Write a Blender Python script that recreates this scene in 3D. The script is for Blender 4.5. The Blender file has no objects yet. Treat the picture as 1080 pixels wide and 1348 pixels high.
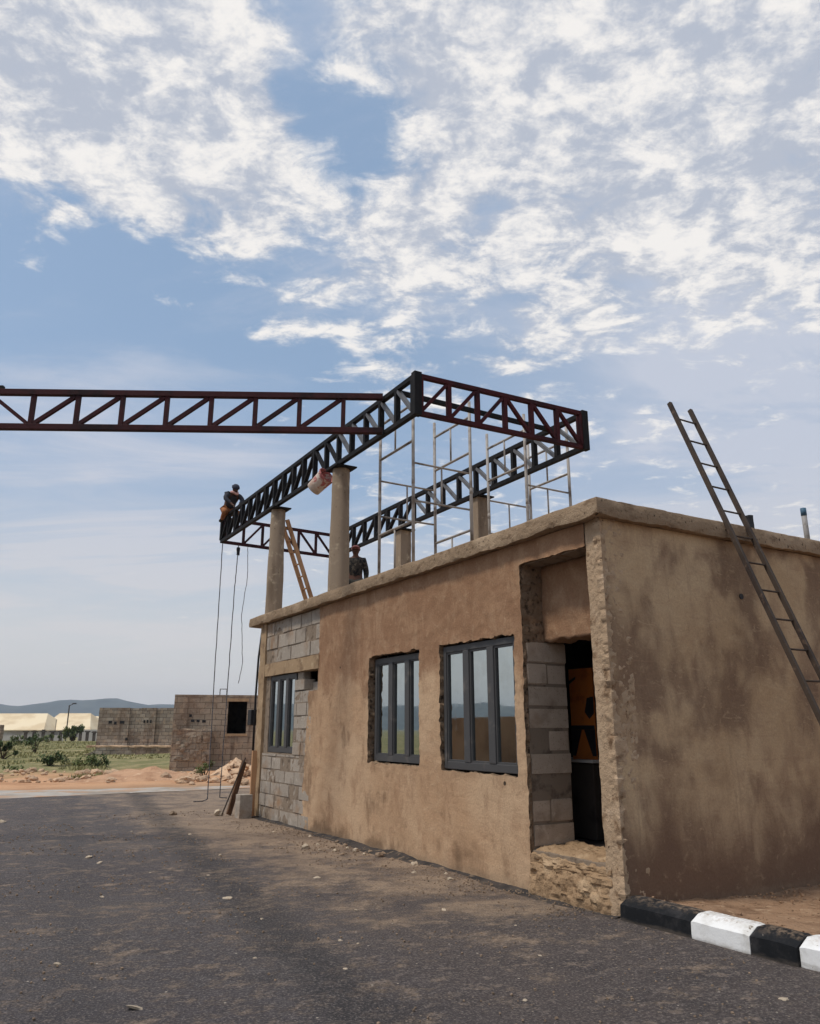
import bpy, bmesh, math, random
import numpy as np
from mathutils import Vector, Matrix, noise as mn
R = math.radians
rng = random.Random(7)
S = bpy.context.scene
COL = S.collection

# ------------------------------------------------------------------ camera frame
# world axes: X runs into the gatehouse (along its right side), Y runs along its front, corner at (0,0)
CAM = Vector((-5.42, -5.55, 1.6))
FWD = Vector((0.5075, 0.8617, 0)); RGT = Vector((0.8617, -0.5075, 0))
PITCH = R(15.766)

def far(px, D, z=0.0):
    """ground point at forward distance D, sideways offset given as a fraction of the view"""
    p = CAM + FWD * D + RGT * ((px - 540) / 1052.6 * D)
    return Vector((p.x, p.y, z))

# ------------------------------------------------------------------ object helpers
def setp(o, label=None, cat=None, group=None, kind=None):
    if label: o['label'] = label
    if cat: o['category'] = cat
    if group: o['group'] = group
    if kind: o['kind'] = kind
    return o

def thing(name, loc, label, cat, group=None, rz=0.0):
    o = bpy.data.objects.new(name, None); COL.objects.link(o)
    o.empty_display_size = 0.2
    o.location = loc; o.rotation_euler = (0, 0, rz)
    return setp(o, label, cat, group)

class MB:
    def __init__(s): s.v = []; s.f = []; s.m = []
    def add(s, vs, fs, mi=0):
        b = len(s.v); s.v += [tuple(p) for p in vs]
        for f in fs: s.f.append(tuple(i + b for i in f)); s.m.append(mi)
    def box(s, c, size, rot=None, mi=0):
        hx, hy, hz = size[0] / 2, size[1] / 2, size[2] / 2
        vs = [Vector((x, y, z)) for x in (-hx, hx) for y in (-hy, hy) for z in (-hz, hz)]
        if rot is not None: vs = [rot @ v for v in vs]
        c = Vector(c)
        s.add([v + c for v in vs], [(0, 1, 3, 2), (4, 6, 7, 5), (0, 4, 5, 1), (2, 3, 7, 6), (0, 2, 6, 4), (1, 5, 7, 3)], mi)
    def b2(s, a, b, mi=0):
        s.box([(a[i] + b[i]) / 2 for i in range(3)], [abs(b[i] - a[i]) for i in range(3)], None, mi)
    def bar(s, a, b, w, h, up=(0, 0, 1), mi=0):
        a = Vector(a); b = Vector(b); d = (b - a); L = d.length; d.normalize()
        u = Vector(up)
        if abs(u.dot(d)) > .98: u = Vector((1, 0, 0))
        sx = d.cross(u).normalized(); sz = sx.cross(d).normalized()
        m = Matrix((sx, d, sz)).transposed()
        s.box((a + b) / 2, (w, L, h), m, mi)
    def tube(s, pts, r, n=8, mi=0, cap=True):
        pts = [Vector(p) for p in pts]; rings = []
        rr = r if isinstance(r, (list, tuple)) else [r] * len(pts)
        pu = None
        for i, p in enumerate(pts):
            d = (pts[min(i + 1, len(pts) - 1)] - pts[max(i - 1, 0)]).normalized()
            u = Vector((0, 0, 1)) if abs(d.z) < .95 else Vector((1, 0, 0))
            a = d.cross(u).normalized()
            if pu is not None:
                a = (pu - d * pu.dot(d)).normalized()
            pu = a
            b = d.cross(a)
            rings.append([p + (a * math.cos(t) + b * math.sin(t)) * rr[i] for t in [2 * math.pi * k / n for k in range(n)]])
        vs = [q for ring in rings for q in ring]; fs = []
        for i in range(len(pts) - 1):
            for k in range(n):
                k2 = (k + 1) % n
                fs.append((i * n + k, i * n + k2, (i + 1) * n + k2, (i + 1) * n + k))
        if cap:
            fs.append(tuple(range(n - 1, -1, -1))); fs.append(tuple(range((len(pts) - 1) * n, len(pts) * n)))
        s.add(vs, fs, mi)
    def rough(s, a, b, cell, fn, mi=0):
        """box a..b as a closed grid, every vertex moved by fn(p, n)"""
        a = Vector(a); b = Vector(b)
        n = [max(1, round(abs(b[i] - a[i]) / cell)) for i in range(3)]
        idx = {}; vs = []; fs = []
        def vid(i, j, k):
            key = (i, j, k)
            if key not in idx:
                p = Vector((a.x + (b.x - a.x) * i / n[0], a.y + (b.y - a.y) * j / n[1], a.z + (b.z - a.z) * k / n[2]))
                nr = Vector(((i == n[0]) - (i == 0), (j == n[1]) - (j == 0), (k == n[2]) - (k == 0)))
                nr.normalize()
                idx[key] = len(vs); vs.append(fn(p, nr))
            return idx[key]
        for k, flip in ((0, 1), (n[2], 0)):
            for i in range(n[0]):
                for j in range(n[1]):
                    q = (vid(i, j, k), vid(i + 1, j, k), vid(i + 1, j + 1, k), vid(i, j + 1, k)); fs.append(q[::-1] if flip else q)
        for j, flip in ((0, 0), (n[1], 1)):
            for i in range(n[0]):
                for k in range(n[2]):
                    q = (vid(i, j, k), vid(i + 1, j, k), vid(i + 1, j, k + 1), vid(i, j, k + 1)); fs.append(q[::-1] if flip else q)
        for i, flip in ((0, 1), (n[0], 0)):
            for j in range(n[1]):
                for k in range(n[2]):
                    q = (vid(i, j, k), vid(i, j + 1, k), vid(i, j + 1, k + 1), vid(i, j, k + 1)); fs.append(q[::-1] if flip else q)
        s.add(vs, fs, mi)
    def build(s, name, mats, parent=None, origin=None, smooth=False, bevel=0.0, seg=1):
        if not isinstance(mats, (list, tuple)): mats = [mats]
        off = Vector(origin) if origin is not None else (parent_loc(parent) if parent else Vector((0, 0, 0)))
        me = bpy.data.meshes.new(name)
        me.from_pydata([(p[0] - off.x, p[1] - off.y, p[2] - off.z) for p in s.v], [], s.f)
        for m in mats: me.materials.append(m)
        if len(mats) > 1: me.polygons.foreach_set('material_index', s.m)
        if smooth: me.polygons.foreach_set('use_smooth', [True] * len(me.polygons))
        me.update()
        o = bpy.data.objects.new(name, me); COL.objects.link(o)
        if parent: o.parent = parent
        elif origin is not None: o.location = off
        if bevel:
            bm = bmesh.new(); bm.from_mesh(me)
            bmesh.ops.remove_doubles(bm, verts=bm.verts, dist=1e-5)
            bmesh.ops.bevel(bm, geom=list(bm.edges), offset=bevel, segments=seg, affect='EDGES', clamp_overlap=True)
            bm.to_mesh(me); bm.free()
        return o

def sharp(o, deg):
    bm = bmesh.new(); bm.from_mesh(o.data)
    bmesh.ops.recalc_face_normals(bm, faces=bm.faces)
    for e in bm.edges: e.smooth = len(e.link_faces) == 2 and e.calc_face_angle(3) < R(deg)
    for fc in bm.faces: fc.smooth = True
    bm.to_mesh(o.data); bm.free(); return o

def parent_loc(o):
    v = Vector((0, 0, 0))
    while o: v += o.location; o = o.parent
    return v

def copy_tree(o, parent=None):
    c = o.copy(); COL.objects.link(c); c.parent = parent
    for ch in list(o.children): copy_tree(ch, c)
    return c

def fn_noise(amp, sc, oct=3, seed=0.0):
    def f(p, n):
        q = Vector((p.x * sc + seed, p.y * sc - seed, p.z * sc + 2 * seed))
        return p + n * (mn.fractal(q, 1.0, 2.0, oct) * amp)
    return f

# ------------------------------------------------------------------ materials
def lin(r, g, b):
    f = lambda c: (c / 255 / 12.92) if c / 255 <= .04045 else ((c / 255 + .055) / 1.055) ** 2.4
    return (f(r), f(g), f(b), 1)

class NT:
    def __init__(s, name):
        s.mat = bpy.data.materials.new(name); s.mat.use_nodes = True
        s.t = s.mat.node_tree; s.b = s.t.nodes['Principled BSDF']
        s.out = s.t.nodes['Material Output']
    def n(s, typ, **kw):
        nd = s.t.nodes.new(typ)
        for k, v in kw.items():
            if k.startswith('_'): setattr(nd, k[1:], v)
        return nd
    def link(s, a, b): s.t.links.new(a, b)
    def put(s, sock, v):
        if hasattr(v, 'is_linked') or isinstance(v, bpy.types.NodeSocket): s.link(v, sock)
        else: sock.default_value = v
    def math(s, op, a, b=0.0, c=None, clamp=False):
        nd = s.n('ShaderNodeMath', _operation=op, _use_clamp=clamp)
        s.put(nd.inputs[0], a); s.put(nd.inputs[1], b)
        if c is not None: s.put(nd.inputs[2], c)
        return nd.outputs[0]
    def ramp(s, v, lo, hi, a=0.0, b=1.0):
        nd = s.n('ShaderNodeMapRange', _interpolation_type='SMOOTHSTEP')
        s.put(nd.inputs[0], v); nd.inputs[1].default_value = lo; nd.inputs[2].default_value = hi
        nd.inputs[3].default_value = a; nd.inputs[4].default_value = b
        return nd.outputs[0]
    def mix(s, fac, a, b, mode='MIX'):
        nd = s.n('ShaderNodeMix', _data_type='RGBA', _blend_type=mode)
        s.put(nd.inputs[0], fac); s.put(nd.inputs[6], a); s.put(nd.inputs[7], b)
        return nd.outputs[2]
    def coord(s, kind='Object'):
        if kind == 'Position': return s.n('ShaderNodeNewGeometry').outputs['Position']
        return s.n('ShaderNodeTexCoord').outputs[kind]
    def mapv(s, v, scale=(1, 1, 1), loc=(0, 0, 0), rot=(0, 0, 0)):
        nd = s.n('ShaderNodeMapping'); s.link(v, nd.inputs[0])
        nd.inputs[1].default_value = loc; nd.inputs[2].default_value = rot; nd.inputs[3].default_value = scale
        return nd.outputs[0]
    def noise(s, v, scale, detail=4, rough=.55, dist=0.0, typ=None):
        nd = s.n('ShaderNodeTexNoise'); s.link(v, nd.inputs['Vector'])
        nd.inputs['Scale'].default_value = scale; nd.inputs['Detail'].default_value = detail
        nd.inputs['Roughness'].default_value = rough; nd.inputs['Distortion'].default_value = dist
        return nd.outputs[0]
    def voro(s, v, scale, feature='F1', out=0, rand=1.0):
        nd = s.n('ShaderNodeTexVoronoi', _feature=feature); s.link(v, nd.inputs['Vector'])
        nd.inputs['Scale'].default_value = scale; nd.inputs['Randomness'].default_value = rand
        return nd.outputs[out]
    def sep(s, v):
        nd = s.n('ShaderNodeSeparateXYZ'); s.link(v, nd.inputs[0]); return nd.outputs
    def bump(s, h, strength, dist, prev=None):
        nd = s.n('ShaderNodeBump'); s.link(h, nd.inputs['Height'])
        nd.inputs['Strength'].default_value = strength; nd.inputs['Distance'].default_value = dist
        if prev is not None: s.link(prev, nd.inputs['Normal'])
        return nd.outputs[0]
    def fin(s, col, rough=.9, normal=None, metal=0.0, spec=.3):
        s.put(s.b.inputs['Base Color'], col); s.put(s.b.inputs['Roughness'], rough)
        s.put(s.b.inputs['Metallic'], metal); s.b.inputs['Specular IOR Level'].default_value = spec
        if normal is not None: s.link(normal, s.b.inputs['Normal'])
        return s.mat

def generic(name, base, layers=(), rough=.9, bumps=(), metal=0.0, spec=.3, coord='Object', island=0.0, objrand=0.0):
    """layers: (colour, scale, lo, hi, stretch, detail)"""
    t = NT(name); v = t.coord(coord)
    col = base
    for i, (c, sc, lo, hi, st, de) in enumerate(layers):
        m = t.mapv(v, st, (i * 7.3, i * 3.1, i * 5.7))
        col = t.mix(t.ramp(t.noise(m, sc, de), lo, hi), col, c)
    if island or objrand:
        r = t.n('ShaderNodeNewGeometry').outputs['Random Per Island'] if island else t.n('ShaderNodeObjectInfo').outputs['Random']
        a = island or objrand
        val = t.math('MULTIPLY_ADD', r, 2 * a, 1 - a)
        cc = t.n('ShaderNodeCombineColor')
        for k in range(3): t.link(val, cc.inputs[k])
        col = t.mix(1.0, col, cc.outputs[0], 'MULTIPLY')
    nr = None
    for sc, st, di in bumps:
        nr = t.bump(t.noise(v, sc, 5), st, di, nr)
    return t.fin(col, rough, nr, metal, spec)

M = {}
U = (1, 1, 1)

def plaster_mat(name, base, pale, red, damp, dampz, band=None, blotch=.8, streak=.15, blo=(.50, .62), soft=0):
    t = NT(name); v = t.coord('Position'); xyz = t.sep(v)
    big = t.noise(t.mapv(v, (1, 1, .8)), .9, 4, .6, .4)
    mid = t.noise(t.mapv(v, (1, 1, .75), (3, 9, 2)), 1.15 if soft else 1.7, 3 if soft else 6, .5 if soft else .6, .4)
    mid2 = t.noise(t.mapv(v, (1, 1, .6), (8, 1, 5)), 3.0 if soft else 4.2, 4 if soft else 6, .55 if soft else .66, .6)
    vert = t.noise(t.mapv(v, (3.2, 3.2, .35), (1, 4, 7)), 1.6, 5, .6)
    fine = t.noise(v, 42, 6, .7)
    mott = t.noise(t.mapv(v, U, (11, 5, 3)), 9, 6, .65, .4)
    swipe = t.noise(t.mapv(v, (1, 1.2, 3.2), (4, 2, 9), (R(28), R(20), 0)), 2.6, 5, .6, .8)
    col = t.mix(t.ramp(big, .36, .66), base, pale)
    col = t.mix(t.math('MULTIPLY', t.ramp(swipe, .52, .68), .5), col, pale)
    col = t.mix(t.math('MULTIPLY', t.ramp(mid2, .45, .70), .5), col, red)
    bl = t.math('ADD', t.math('MULTIPLY', mid, .7), t.math('MULTIPLY', mid2, .3))
    col = t.mix(t.math('MULTIPLY', t.ramp(bl, blo[0], blo[1]), blotch), col, damp)
    col = t.mix(t.math('MULTIPLY', t.ramp(vert, .52, .72), streak), col, damp)
    if band:   # darker damp render above a ragged, roughly level line
        z0, z1 = band
        bz = t.math('ADD', xyz[2], t.math('MULTIPLY_ADD', mid, 1.1, -.55))
        col = t.mix(t.math('MULTIPLY', t.ramp(bz, z0, z1), t.ramp(mid2, .3, .6, .55, .95)), col, red)
    if soft:   # courses ghosting through the thin render, drips, arcs of the float
        cz = t.math('ABSOLUTE', t.math('SUBTRACT', t.math('FRACT', t.math('MULTIPLY', t.math('ADD', xyz[2], t.math('MULTIPLY', mott, .03)), 4.2)), .5))
        col = t.mix(t.math('MULTIPLY', t.ramp(cz, .06, .0), t.ramp(mid2, .42, .6, 0, .38)), col, red)
        dr = t.noise(t.mapv(v, (6, 6, .3), (5, 4, 1)), 2.2, 6, .7, .2)
        col = t.mix(t.math('MULTIPLY', t.ramp(dr, .54, .66), t.ramp(big, .4, .6, .05, .28)), col, damp)
        arc = t.noise(t.mapv(v, (1, 1, 2.6), (7, 2, 9), (0, R(-32), 0)), 5.5, 7, .7, 1.2)
        col = t.mix(t.ramp(arc, .56, .66, 0, .42), col, pale)
        col = t.mix(t.ramp(arc, .44, .34, 0, .35), col, red)
    dz = t.math('ADD', xyz[2], t.math('MULTIPLY_ADD', big, 2.2, -1.15))
    dz = t.math('ADD', dz, t.math('MULTIPLY_ADD', mid, 1.0, -.5))
    col = t.mix(t.ramp(dz, dampz[0], dampz[1], dampz[2], 0), col, damp)
    col = t.mix(t.math('MULTIPLY', t.ramp(mott, .56, .74), .4), col, pale)
    dust = t.math('ADD', xyz[2], t.math('MULTIPLY_ADD', mott, .3, -.15))
    col = t.mix(t.ramp(dust, .0, .12, .4, 0), col, lin(150, 128, 104))
    pit = t.voro(v, 26, 'F1'); pm = t.math('MULTIPLY', t.ramp(pit, .05, .14, 1, 0), t.ramp(t.noise(v, 5, 3), .52, .62))
    col = t.mix(t.math('MULTIPLY', pm, .6), col, lin(70, 54, 40))
    big_pit = t.voro(t.mapv(v, U, (.3, .7, .2)), 1.15, 'F1'); col = t.mix(t.ramp(big_pit, .026, .036, .9, 0), col, lin(38, 30, 24))
    f2 = t.math('MULTIPLY_ADD', fine, .7, .65)
    cc = t.n('ShaderNodeCombineColor')
    for k in range(3): t.link(f2, cc.inputs[k])
    col = t.mix(1, col, cc.outputs[0], 'MULTIPLY')
    nr = t.bump(swipe, .25, .02)
    nr = t.bump(mott, .5, .016, nr)
    nr = t.bump(fine, .7, .007, nr)
    return t.fin(col, .93, nr, 0, .2)

def block_mat(name, base, dark, pale, island=.13):
    return generic(name, base, [(dark, 3.5, .5, .75, U, 6), (pale, 9, .55, .75, U, 6), (lin(150, 122, 96), 1.6, .55, .75, U, 5), (dark, 60, .58, .7, U, 3)],
                   .95, [(14, .5, .01), (70, .7, .006)], spec=.15, island=island * .65)

M['plaster_front'] = plaster_mat('plaster_front', lin(178, 144, 112), lin(192, 161, 129), lin(144, 109, 82), lin(116, 92, 70), (-.22, .14, .8), band=(2.15, 2.5), blotch=.5, streak=.10, blo=(.54, .65))
M['plaster_side'] = plaster_mat('plaster_side', lin(178, 149, 115), lin(191, 164, 130), lin(154, 124, 98), lin(116, 91, 73), (.30, 1.05, .97), blotch=.75, streak=.06, blo=(.45, .60), soft=1)
M['plaster_rough'] = generic('plaster_rough', lin(174, 148, 120), [(lin(194, 168, 140), 4, .5, .7, U, 6), (lin(120, 94, 70), 7, .52, .72, U, 6), (lin(80, 62, 46), 30, .62, .72, U, 4)],
                             .95, [(22, .8, .02), (80, .8, .008)], spec=.15)
M['plaster_pale'] = generic('plaster_pale', lin(158, 130, 100), [(lin(184, 156, 124), 4, .5, .7, U, 6), (lin(128, 102, 76), 9, .55, .72, U, 6), (lin(96, 76, 56), 34, .62, .72, U, 4)],
                            .95, [(26, .9, .025), (90, .8, .008)], spec=.15)
M['reveal'] = generic('reveal_mortar', lin(134, 112, 90), [(lin(160, 134, 108), 8, .5, .7, U, 6), (lin(64, 52, 42), 14, .5, .7, U, 5)], .97, [(26, .9, .03), (80, .7, .01)], spec=.1)
M['slab'] = generic('slab_concrete', lin(146, 124, 100), [(lin(170, 147, 121), 2.2, .48, .7, U, 6), (lin(112, 90, 70), 5, .52, .75, (1, 1, 2), 6), (lin(72, 58, 46), 26, .6, .72, U, 4)],
                    .95, [(18, .8, .02), (75, .9, .008)], spec=.15)
M['block'] = block_mat('block_grey', lin(164, 152, 138), lin(126, 114, 102), lin(186, 174, 158))
M['block_jamb'] = block_mat('block_jamb', lin(184, 165, 145), lin(150, 132, 114), lin(200, 182, 162))
M['mortar'] = generic('mortar', lin(138, 122, 105), [(lin(104, 90, 77), 8, .5, .7, U, 5)], .97, [(40, .8, .01)], spec=.1)
M['lintel'] = generic('lintel_concrete', lin(164, 138, 108), [(lin(130, 106, 82), 3, .5, .7, U, 6), (lin(184, 160, 130), 8, .55, .75, U, 5)], .95, [(30, .6, .01)], spec=.15)
M['column'] = generic('column_concrete', lin(152, 134, 114), [(lin(122, 105, 88), 1.6, .48, .7, (2, 2, .5), 6), (lin(190, 172, 146), 6, .55, .75, U, 6), (lin(92, 76, 60), 22, .64, .74, U, 4)],
                      .95, [(14, .6, .012), (70, .8, .006)], spec=.15, coord='Position')
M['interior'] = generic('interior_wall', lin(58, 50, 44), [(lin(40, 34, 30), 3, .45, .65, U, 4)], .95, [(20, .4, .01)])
M['frame'] = generic('window_aluminium', lin(70, 68, 67), [(lin(104, 97, 90), 5, .55, .8, U, 6)], .55, [(60, .05, .002)], spec=.4)
M['steel'] = generic('dark_steel', lin(27, 25, 25), [(lin(44, 38, 36), 6, .5, .75, U, 5), (lin(18, 17, 18), 3, .5, .7, U, 4)], .75, [(40, .15, .003)], spec=.2, coord='Position')
M['steel_lit'] = generic('lit_steel', lin(96, 94, 93), [(lin(62, 57, 54), 5, .5, .75, U, 5)], .5, [(40, .15, .003)], spec=.5, coord='Position')  # paler copy of the dark steel; light falling on some diagonals put into colour
M['oxide'] = generic('red_oxide_primer', lin(68, 25, 28), [(lin(42, 21, 24), 3, .45, .7, U, 5), (lin(84, 36, 36), 9, .58, .75, U, 5)], .75, [(40, .15, .003)], spec=.2, coord='Position')
M['oxide_dark'] = generic('dark_oxide_primer', lin(62, 27, 29), [(lin(36, 21, 23), 3, .45, .7, U, 5), (lin(74, 40, 38), 9, .58, .75, U, 5)], .75, [(40, .15, .003)], spec=.2, coord='Position')
M['galv'] = generic('scaffold_pipe', lin(164, 156, 147), [(lin(108, 94, 82), 4, .48, .7, U, 5), (lin(142, 138, 134), 9, .58, .75, U, 4)], .6, [(60, .2, .002)], spec=.45, coord='Position')
M['rust'] = generic('rusty_ladder_steel', lin(70, 58, 48), [(lin(50, 40, 35), 3, .45, .7, U, 6), (lin(96, 78, 64), 12, .58, .75, U, 5)], .75, [(60, .3, .002)], spec=.3, coord='Position')
M['wood'] = generic('raw_timber', lin(188, 146, 108), [(lin(150, 108, 76), 6, .48, .7, (1, 1, .2), 6)], .8, [(40, .3, .002)])
M['wood_dark'] = generic('old_board', lin(112, 84, 62), [(lin(74, 54, 42), 6, .45, .7, (3, 3, .3), 6)], .85, [(30, .4, .004)])
M['black'] = generic('black_plastic', lin(34, 33, 34), [(lin(56, 52, 50), 8, .55, .75, U, 5)], .6)
M['rope'] = generic('grey_rope', lin(104, 102, 103), [(lin(62, 60, 62), 30, .45, .6, U, 3)], .95, coord='Position')
def kerb_mat(name, paint, worn, bare):
    t = NT(name); v = t.coord('Position'); xyz = t.sep(v)
    a = t.noise(v, 5, 6, .65); b = t.noise(v, 22, 7, .7); c = t.noise(t.mapv(v, (1, .35, 1.6)), 9, 6, .7)
    col = t.mix(t.ramp(a, .45, .7), paint, worn)
    col = t.mix(t.ramp(c, .58, .68, 0, .7), col, worn)
    chip = t.math('ADD', t.math('MULTIPLY', a, .45), t.math('MULTIPLY', b, .55))
    col = t.mix(t.ramp(chip, .60, .625), col, bare)
    dz = t.math('ADD', xyz[2], t.math('MULTIPLY_ADD', c, .12, -.06))
    col = t.mix(t.ramp(dz, .0, .04, .5, 0), col, lin(100, 90, 80))
    col = t.mix(t.math('MULTIPLY', t.ramp(dz, .15, .2), t.ramp(b, .42, .62, .0, .55)), col, lin(150, 128, 106))
    nr = t.bump(b, .5, .008); nr = t.bump(t.noise(v, 110, 4), .4, .003, nr)
    return t.fin(col, .8, nr, 0, .2)
M['kerb_black'] = kerb_mat('kerb_black_paint', lin(26, 27, 29), lin(54, 52, 52), lin(120, 112, 102))
M['kerb_white'] = kerb_mat('kerb_white_paint', lin(232, 230, 226), lin(206, 202, 194), lin(138, 128, 116))
M['stone'] = generic('pale_stone', lin(196, 178, 154), [(lin(150, 130, 108), 12, .5, .7, U, 5)], .95, [(30, .6, .01)], objrand=.18)
M['stone_dark'] = generic('dusty_stone', lin(150, 128, 106), [(lin(96, 80, 66), 12, .5, .7, U, 5)], .95, [(30, .6, .01)], objrand=.18)
M['rubble'] = generic('rubble_stone', lin(190, 160, 130), [(lin(140, 108, 84), 5, .5, .7, U, 5)], .95, [(20, .6, .02)], objrand=.2, island=0)
M['cream'] = generic('cream_roof_sheet', lin(232, 212, 176), [(lin(214, 190, 152), .12, .45, .65, U, 4)], .7)
M['shed_wall'] = generic('shed_wall', lin(178, 172, 164), [(lin(150, 142, 132), .2, .45, .65, U, 4)], .9)
M['post_dark'] = generic('fence_post_concrete', lin(88, 80, 72), [(lin(62, 56, 50), 2, .45, .65, U, 4)], .95)
M['bark'] = generic('bark', lin(84, 66, 50), [(lin(54, 42, 32), 6, .45, .65, U, 4)], .95)

def leaf_mat(name, a, b):
    t = NT(name); r = t.n('ShaderNodeNewGeometry').outputs['Random Per Island']
    col = t.mix(r, a, b)
    t.b.inputs['Transmission Weight'].default_value = 0
    return t.fin(col, .75, None, 0, .25)
M['leaf'] = leaf_mat('shrub_leaf', lin(66, 84, 44), lin(112, 118, 66))
M['leaf_dark'] = leaf_mat('shrub_leaf_dark', lin(52, 70, 38), lin(84, 96, 54))
M['grass'] = leaf_mat('grass_blade', lin(120, 122, 78), lin(174, 164, 118))

def brick_mat(name, c1, c2, mort, scale_w=.45, h=.225):
    t = NT(name); uv0 = t.coord('UV')
    wn = t.n('ShaderNodeVectorMath', _operation='MULTIPLY_ADD'); wt = t.n('ShaderNodeTexNoise'); t.link(uv0, wt.inputs['Vector']); wt.inputs['Scale'].default_value = 2.2; wt.inputs['Detail'].default_value = 4
    t.link(wt.outputs['Color'], wn.inputs[0]); wn.inputs[1].default_value = (.10, .07, 0); t.link(uv0, wn.inputs[2]); uv = wn.outputs[0]
    b = t.n('ShaderNodeTexBrick'); t.link(uv, b.inputs['Vector'])
    b.inputs['Color1'].default_value = c1; b.inputs['Color2'].default_value = c2; b.inputs['Mortar'].default_value = mort
    b.inputs['Scale'].default_value = 1; b.inputs['Mortar Size'].default_value = .016; b.inputs['Mortar Smooth'].default_value = .3
    b.inputs['Brick Width'].default_value = scale_w; b.inputs['Row Height'].default_value = h; b.inputs['Bias'].default_value = 0
    v = t.coord('Object')
    col = t.mix(t.ramp(t.noise(v, .7, 6, .66), .42, .64, 0, .75), b.outputs[0], lin(112, 90, 74))
    col = t.mix(t.ramp(t.noise(v, 2.6, 7, .68), .50, .66, 0, .7), col, lin(172, 150, 126))
    col = t.mix(t.ramp(t.noise(t.mapv(v, (2, 2, .3)), 1.2, 5, .6), .55, .75, 0, .6), col, lin(78, 64, 54))
    col = t.mix(t.ramp(t.noise(v, 9, 6, .7), .56, .68, 0, .6), col, lin(70, 60, 52))
    nr = t.bump(b.outputs[1], -.8, .02)
    nr = t.bump(t.noise(v, 14, 5), .6, .03, nr)
    return t.fin(col, .95, nr, 0, .15)
M['brick_far'] = brick_mat('unfinished_blockwork', lin(166, 152, 134), lin(142, 129, 112), lin(110, 99, 87))
M['brick_wall'] = brick_mat('weathered_blockwork', lin(172, 160, 144), lin(132, 121, 108), lin(92, 84, 76))

def box_uv(o):
    me = o.data; uv = me.uv_layers.new(name='UVMap')
    for p in me.polygons:
        n = p.normal; ax = max(range(3), key=lambda i: abs(n[i]))
        for li in p.loop_indices:
            c = me.vertices[me.loops[li].vertex_index].co
            uv.data[li].uv = ((c.y, c.z) if ax == 0 else (c.x, c.z) if ax == 1 else (c.x, c.y))

# glass: solar control coating, a tinted mirror from outside
t = NT('solar_glass'); v = t.coord('Position')
M['glass'] = t.fin(t.mix(t.ramp(t.noise(v, 3, 4), .45, .7, 0, .35), lin(190, 196, 194), lin(170, 174, 170)), t.math('ADD', t.ramp(t.noise(v, 9, 4), .4, .8, .015, .06), t.ramp(t.noise(t.mapv(v, (1, 3, .6)), 6, 6, .7), .5, .75, 0, .10)), t.bump(t.noise(v, 1.1, 2), .02, .02), 1.0)

# orange board
M['orange'] = generic('orange_paint', lin(190, 108, 44), [(lin(156, 86, 36), 5, .5, .7, U, 5)], .55)

# camouflage etc.
def camo():
    t = NT('camouflage_cloth'); v = t.coord('Object')
    d = t.noise(v, 13, 3, .5, .6)
    col = t.mix(t.ramp(d, .47, .49), lin(24, 24, 24), lin(50, 44, 38))
    col = t.mix(t.ramp(t.noise(t.mapv(v, U, (4, 4, 4)), 16, 3, .5, .5), .57, .59), col, lin(80, 72, 62))
    return t.fin(col, .9, t.bump(t.noise(v, 20, 4), .3, .01))
M['camo'] = camo()
M['skin'] = generic('skin', lin(92, 62, 48), [(lin(78, 50, 40), 20, .5, .7, U, 4)], .55)
M['shirt'] = generic('dark_shirt', lin(58, 58, 64), [(lin(40, 40, 46), 9, .5, .7, U, 5)], .9, [(18, .4, .01)])
M['brown_cloth'] = generic('brown_trousers', lin(150, 96, 58), [(lin(118, 72, 44), 9, .5, .7, U, 5)], .9, [(18, .4, .01)])
M['olive'] = generic('dark_trousers', lin(52, 50, 44), [(lin(38, 36, 34), 9, .5, .7, U, 5)], .9, [(18, .4, .01)])
M['cap_blue'] = generic('dark_cap', lin(52, 54, 66), [], .85)
M['cap_pink'] = generic('faded_red_cap', lin(128, 78, 76), [(lin(96, 58, 56), 12, .5, .7, U, 3)], .85)
M['pink_cloth'] = generic('pink_scarf', lin(206, 158, 146), [(lin(176, 124, 112), 14, .5, .7, U, 3)], .9)
M['boot'] = generic('boot', lin(36, 32, 30), [], .7)
M['eye'] = generic('eye_dark', lin(26, 22, 20), [], .3)

# bucket with red paint
def bucket_mat():
    t = NT('paint_stained_plastic'); v = t.coord('Object'); xyz = t.sep(v)
    n = t.noise(v, 7, 5, .65, .4)
    s = t.math('ADD', n, t.math('MULTIPLY_ADD', xyz[2], .75, .06))
    col = t.mix(t.ramp(n, .4, .6), lin(214, 198, 184), lin(196, 172, 152))
    col = t.mix(t.ramp(s, .56, .66, 0, .85), col, lin(176, 84, 84))
    return t.fin(col, .6, t.bump(t.noise(v, 25, 4), .2, .005))
M['bucket'] = bucket_mat()

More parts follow.
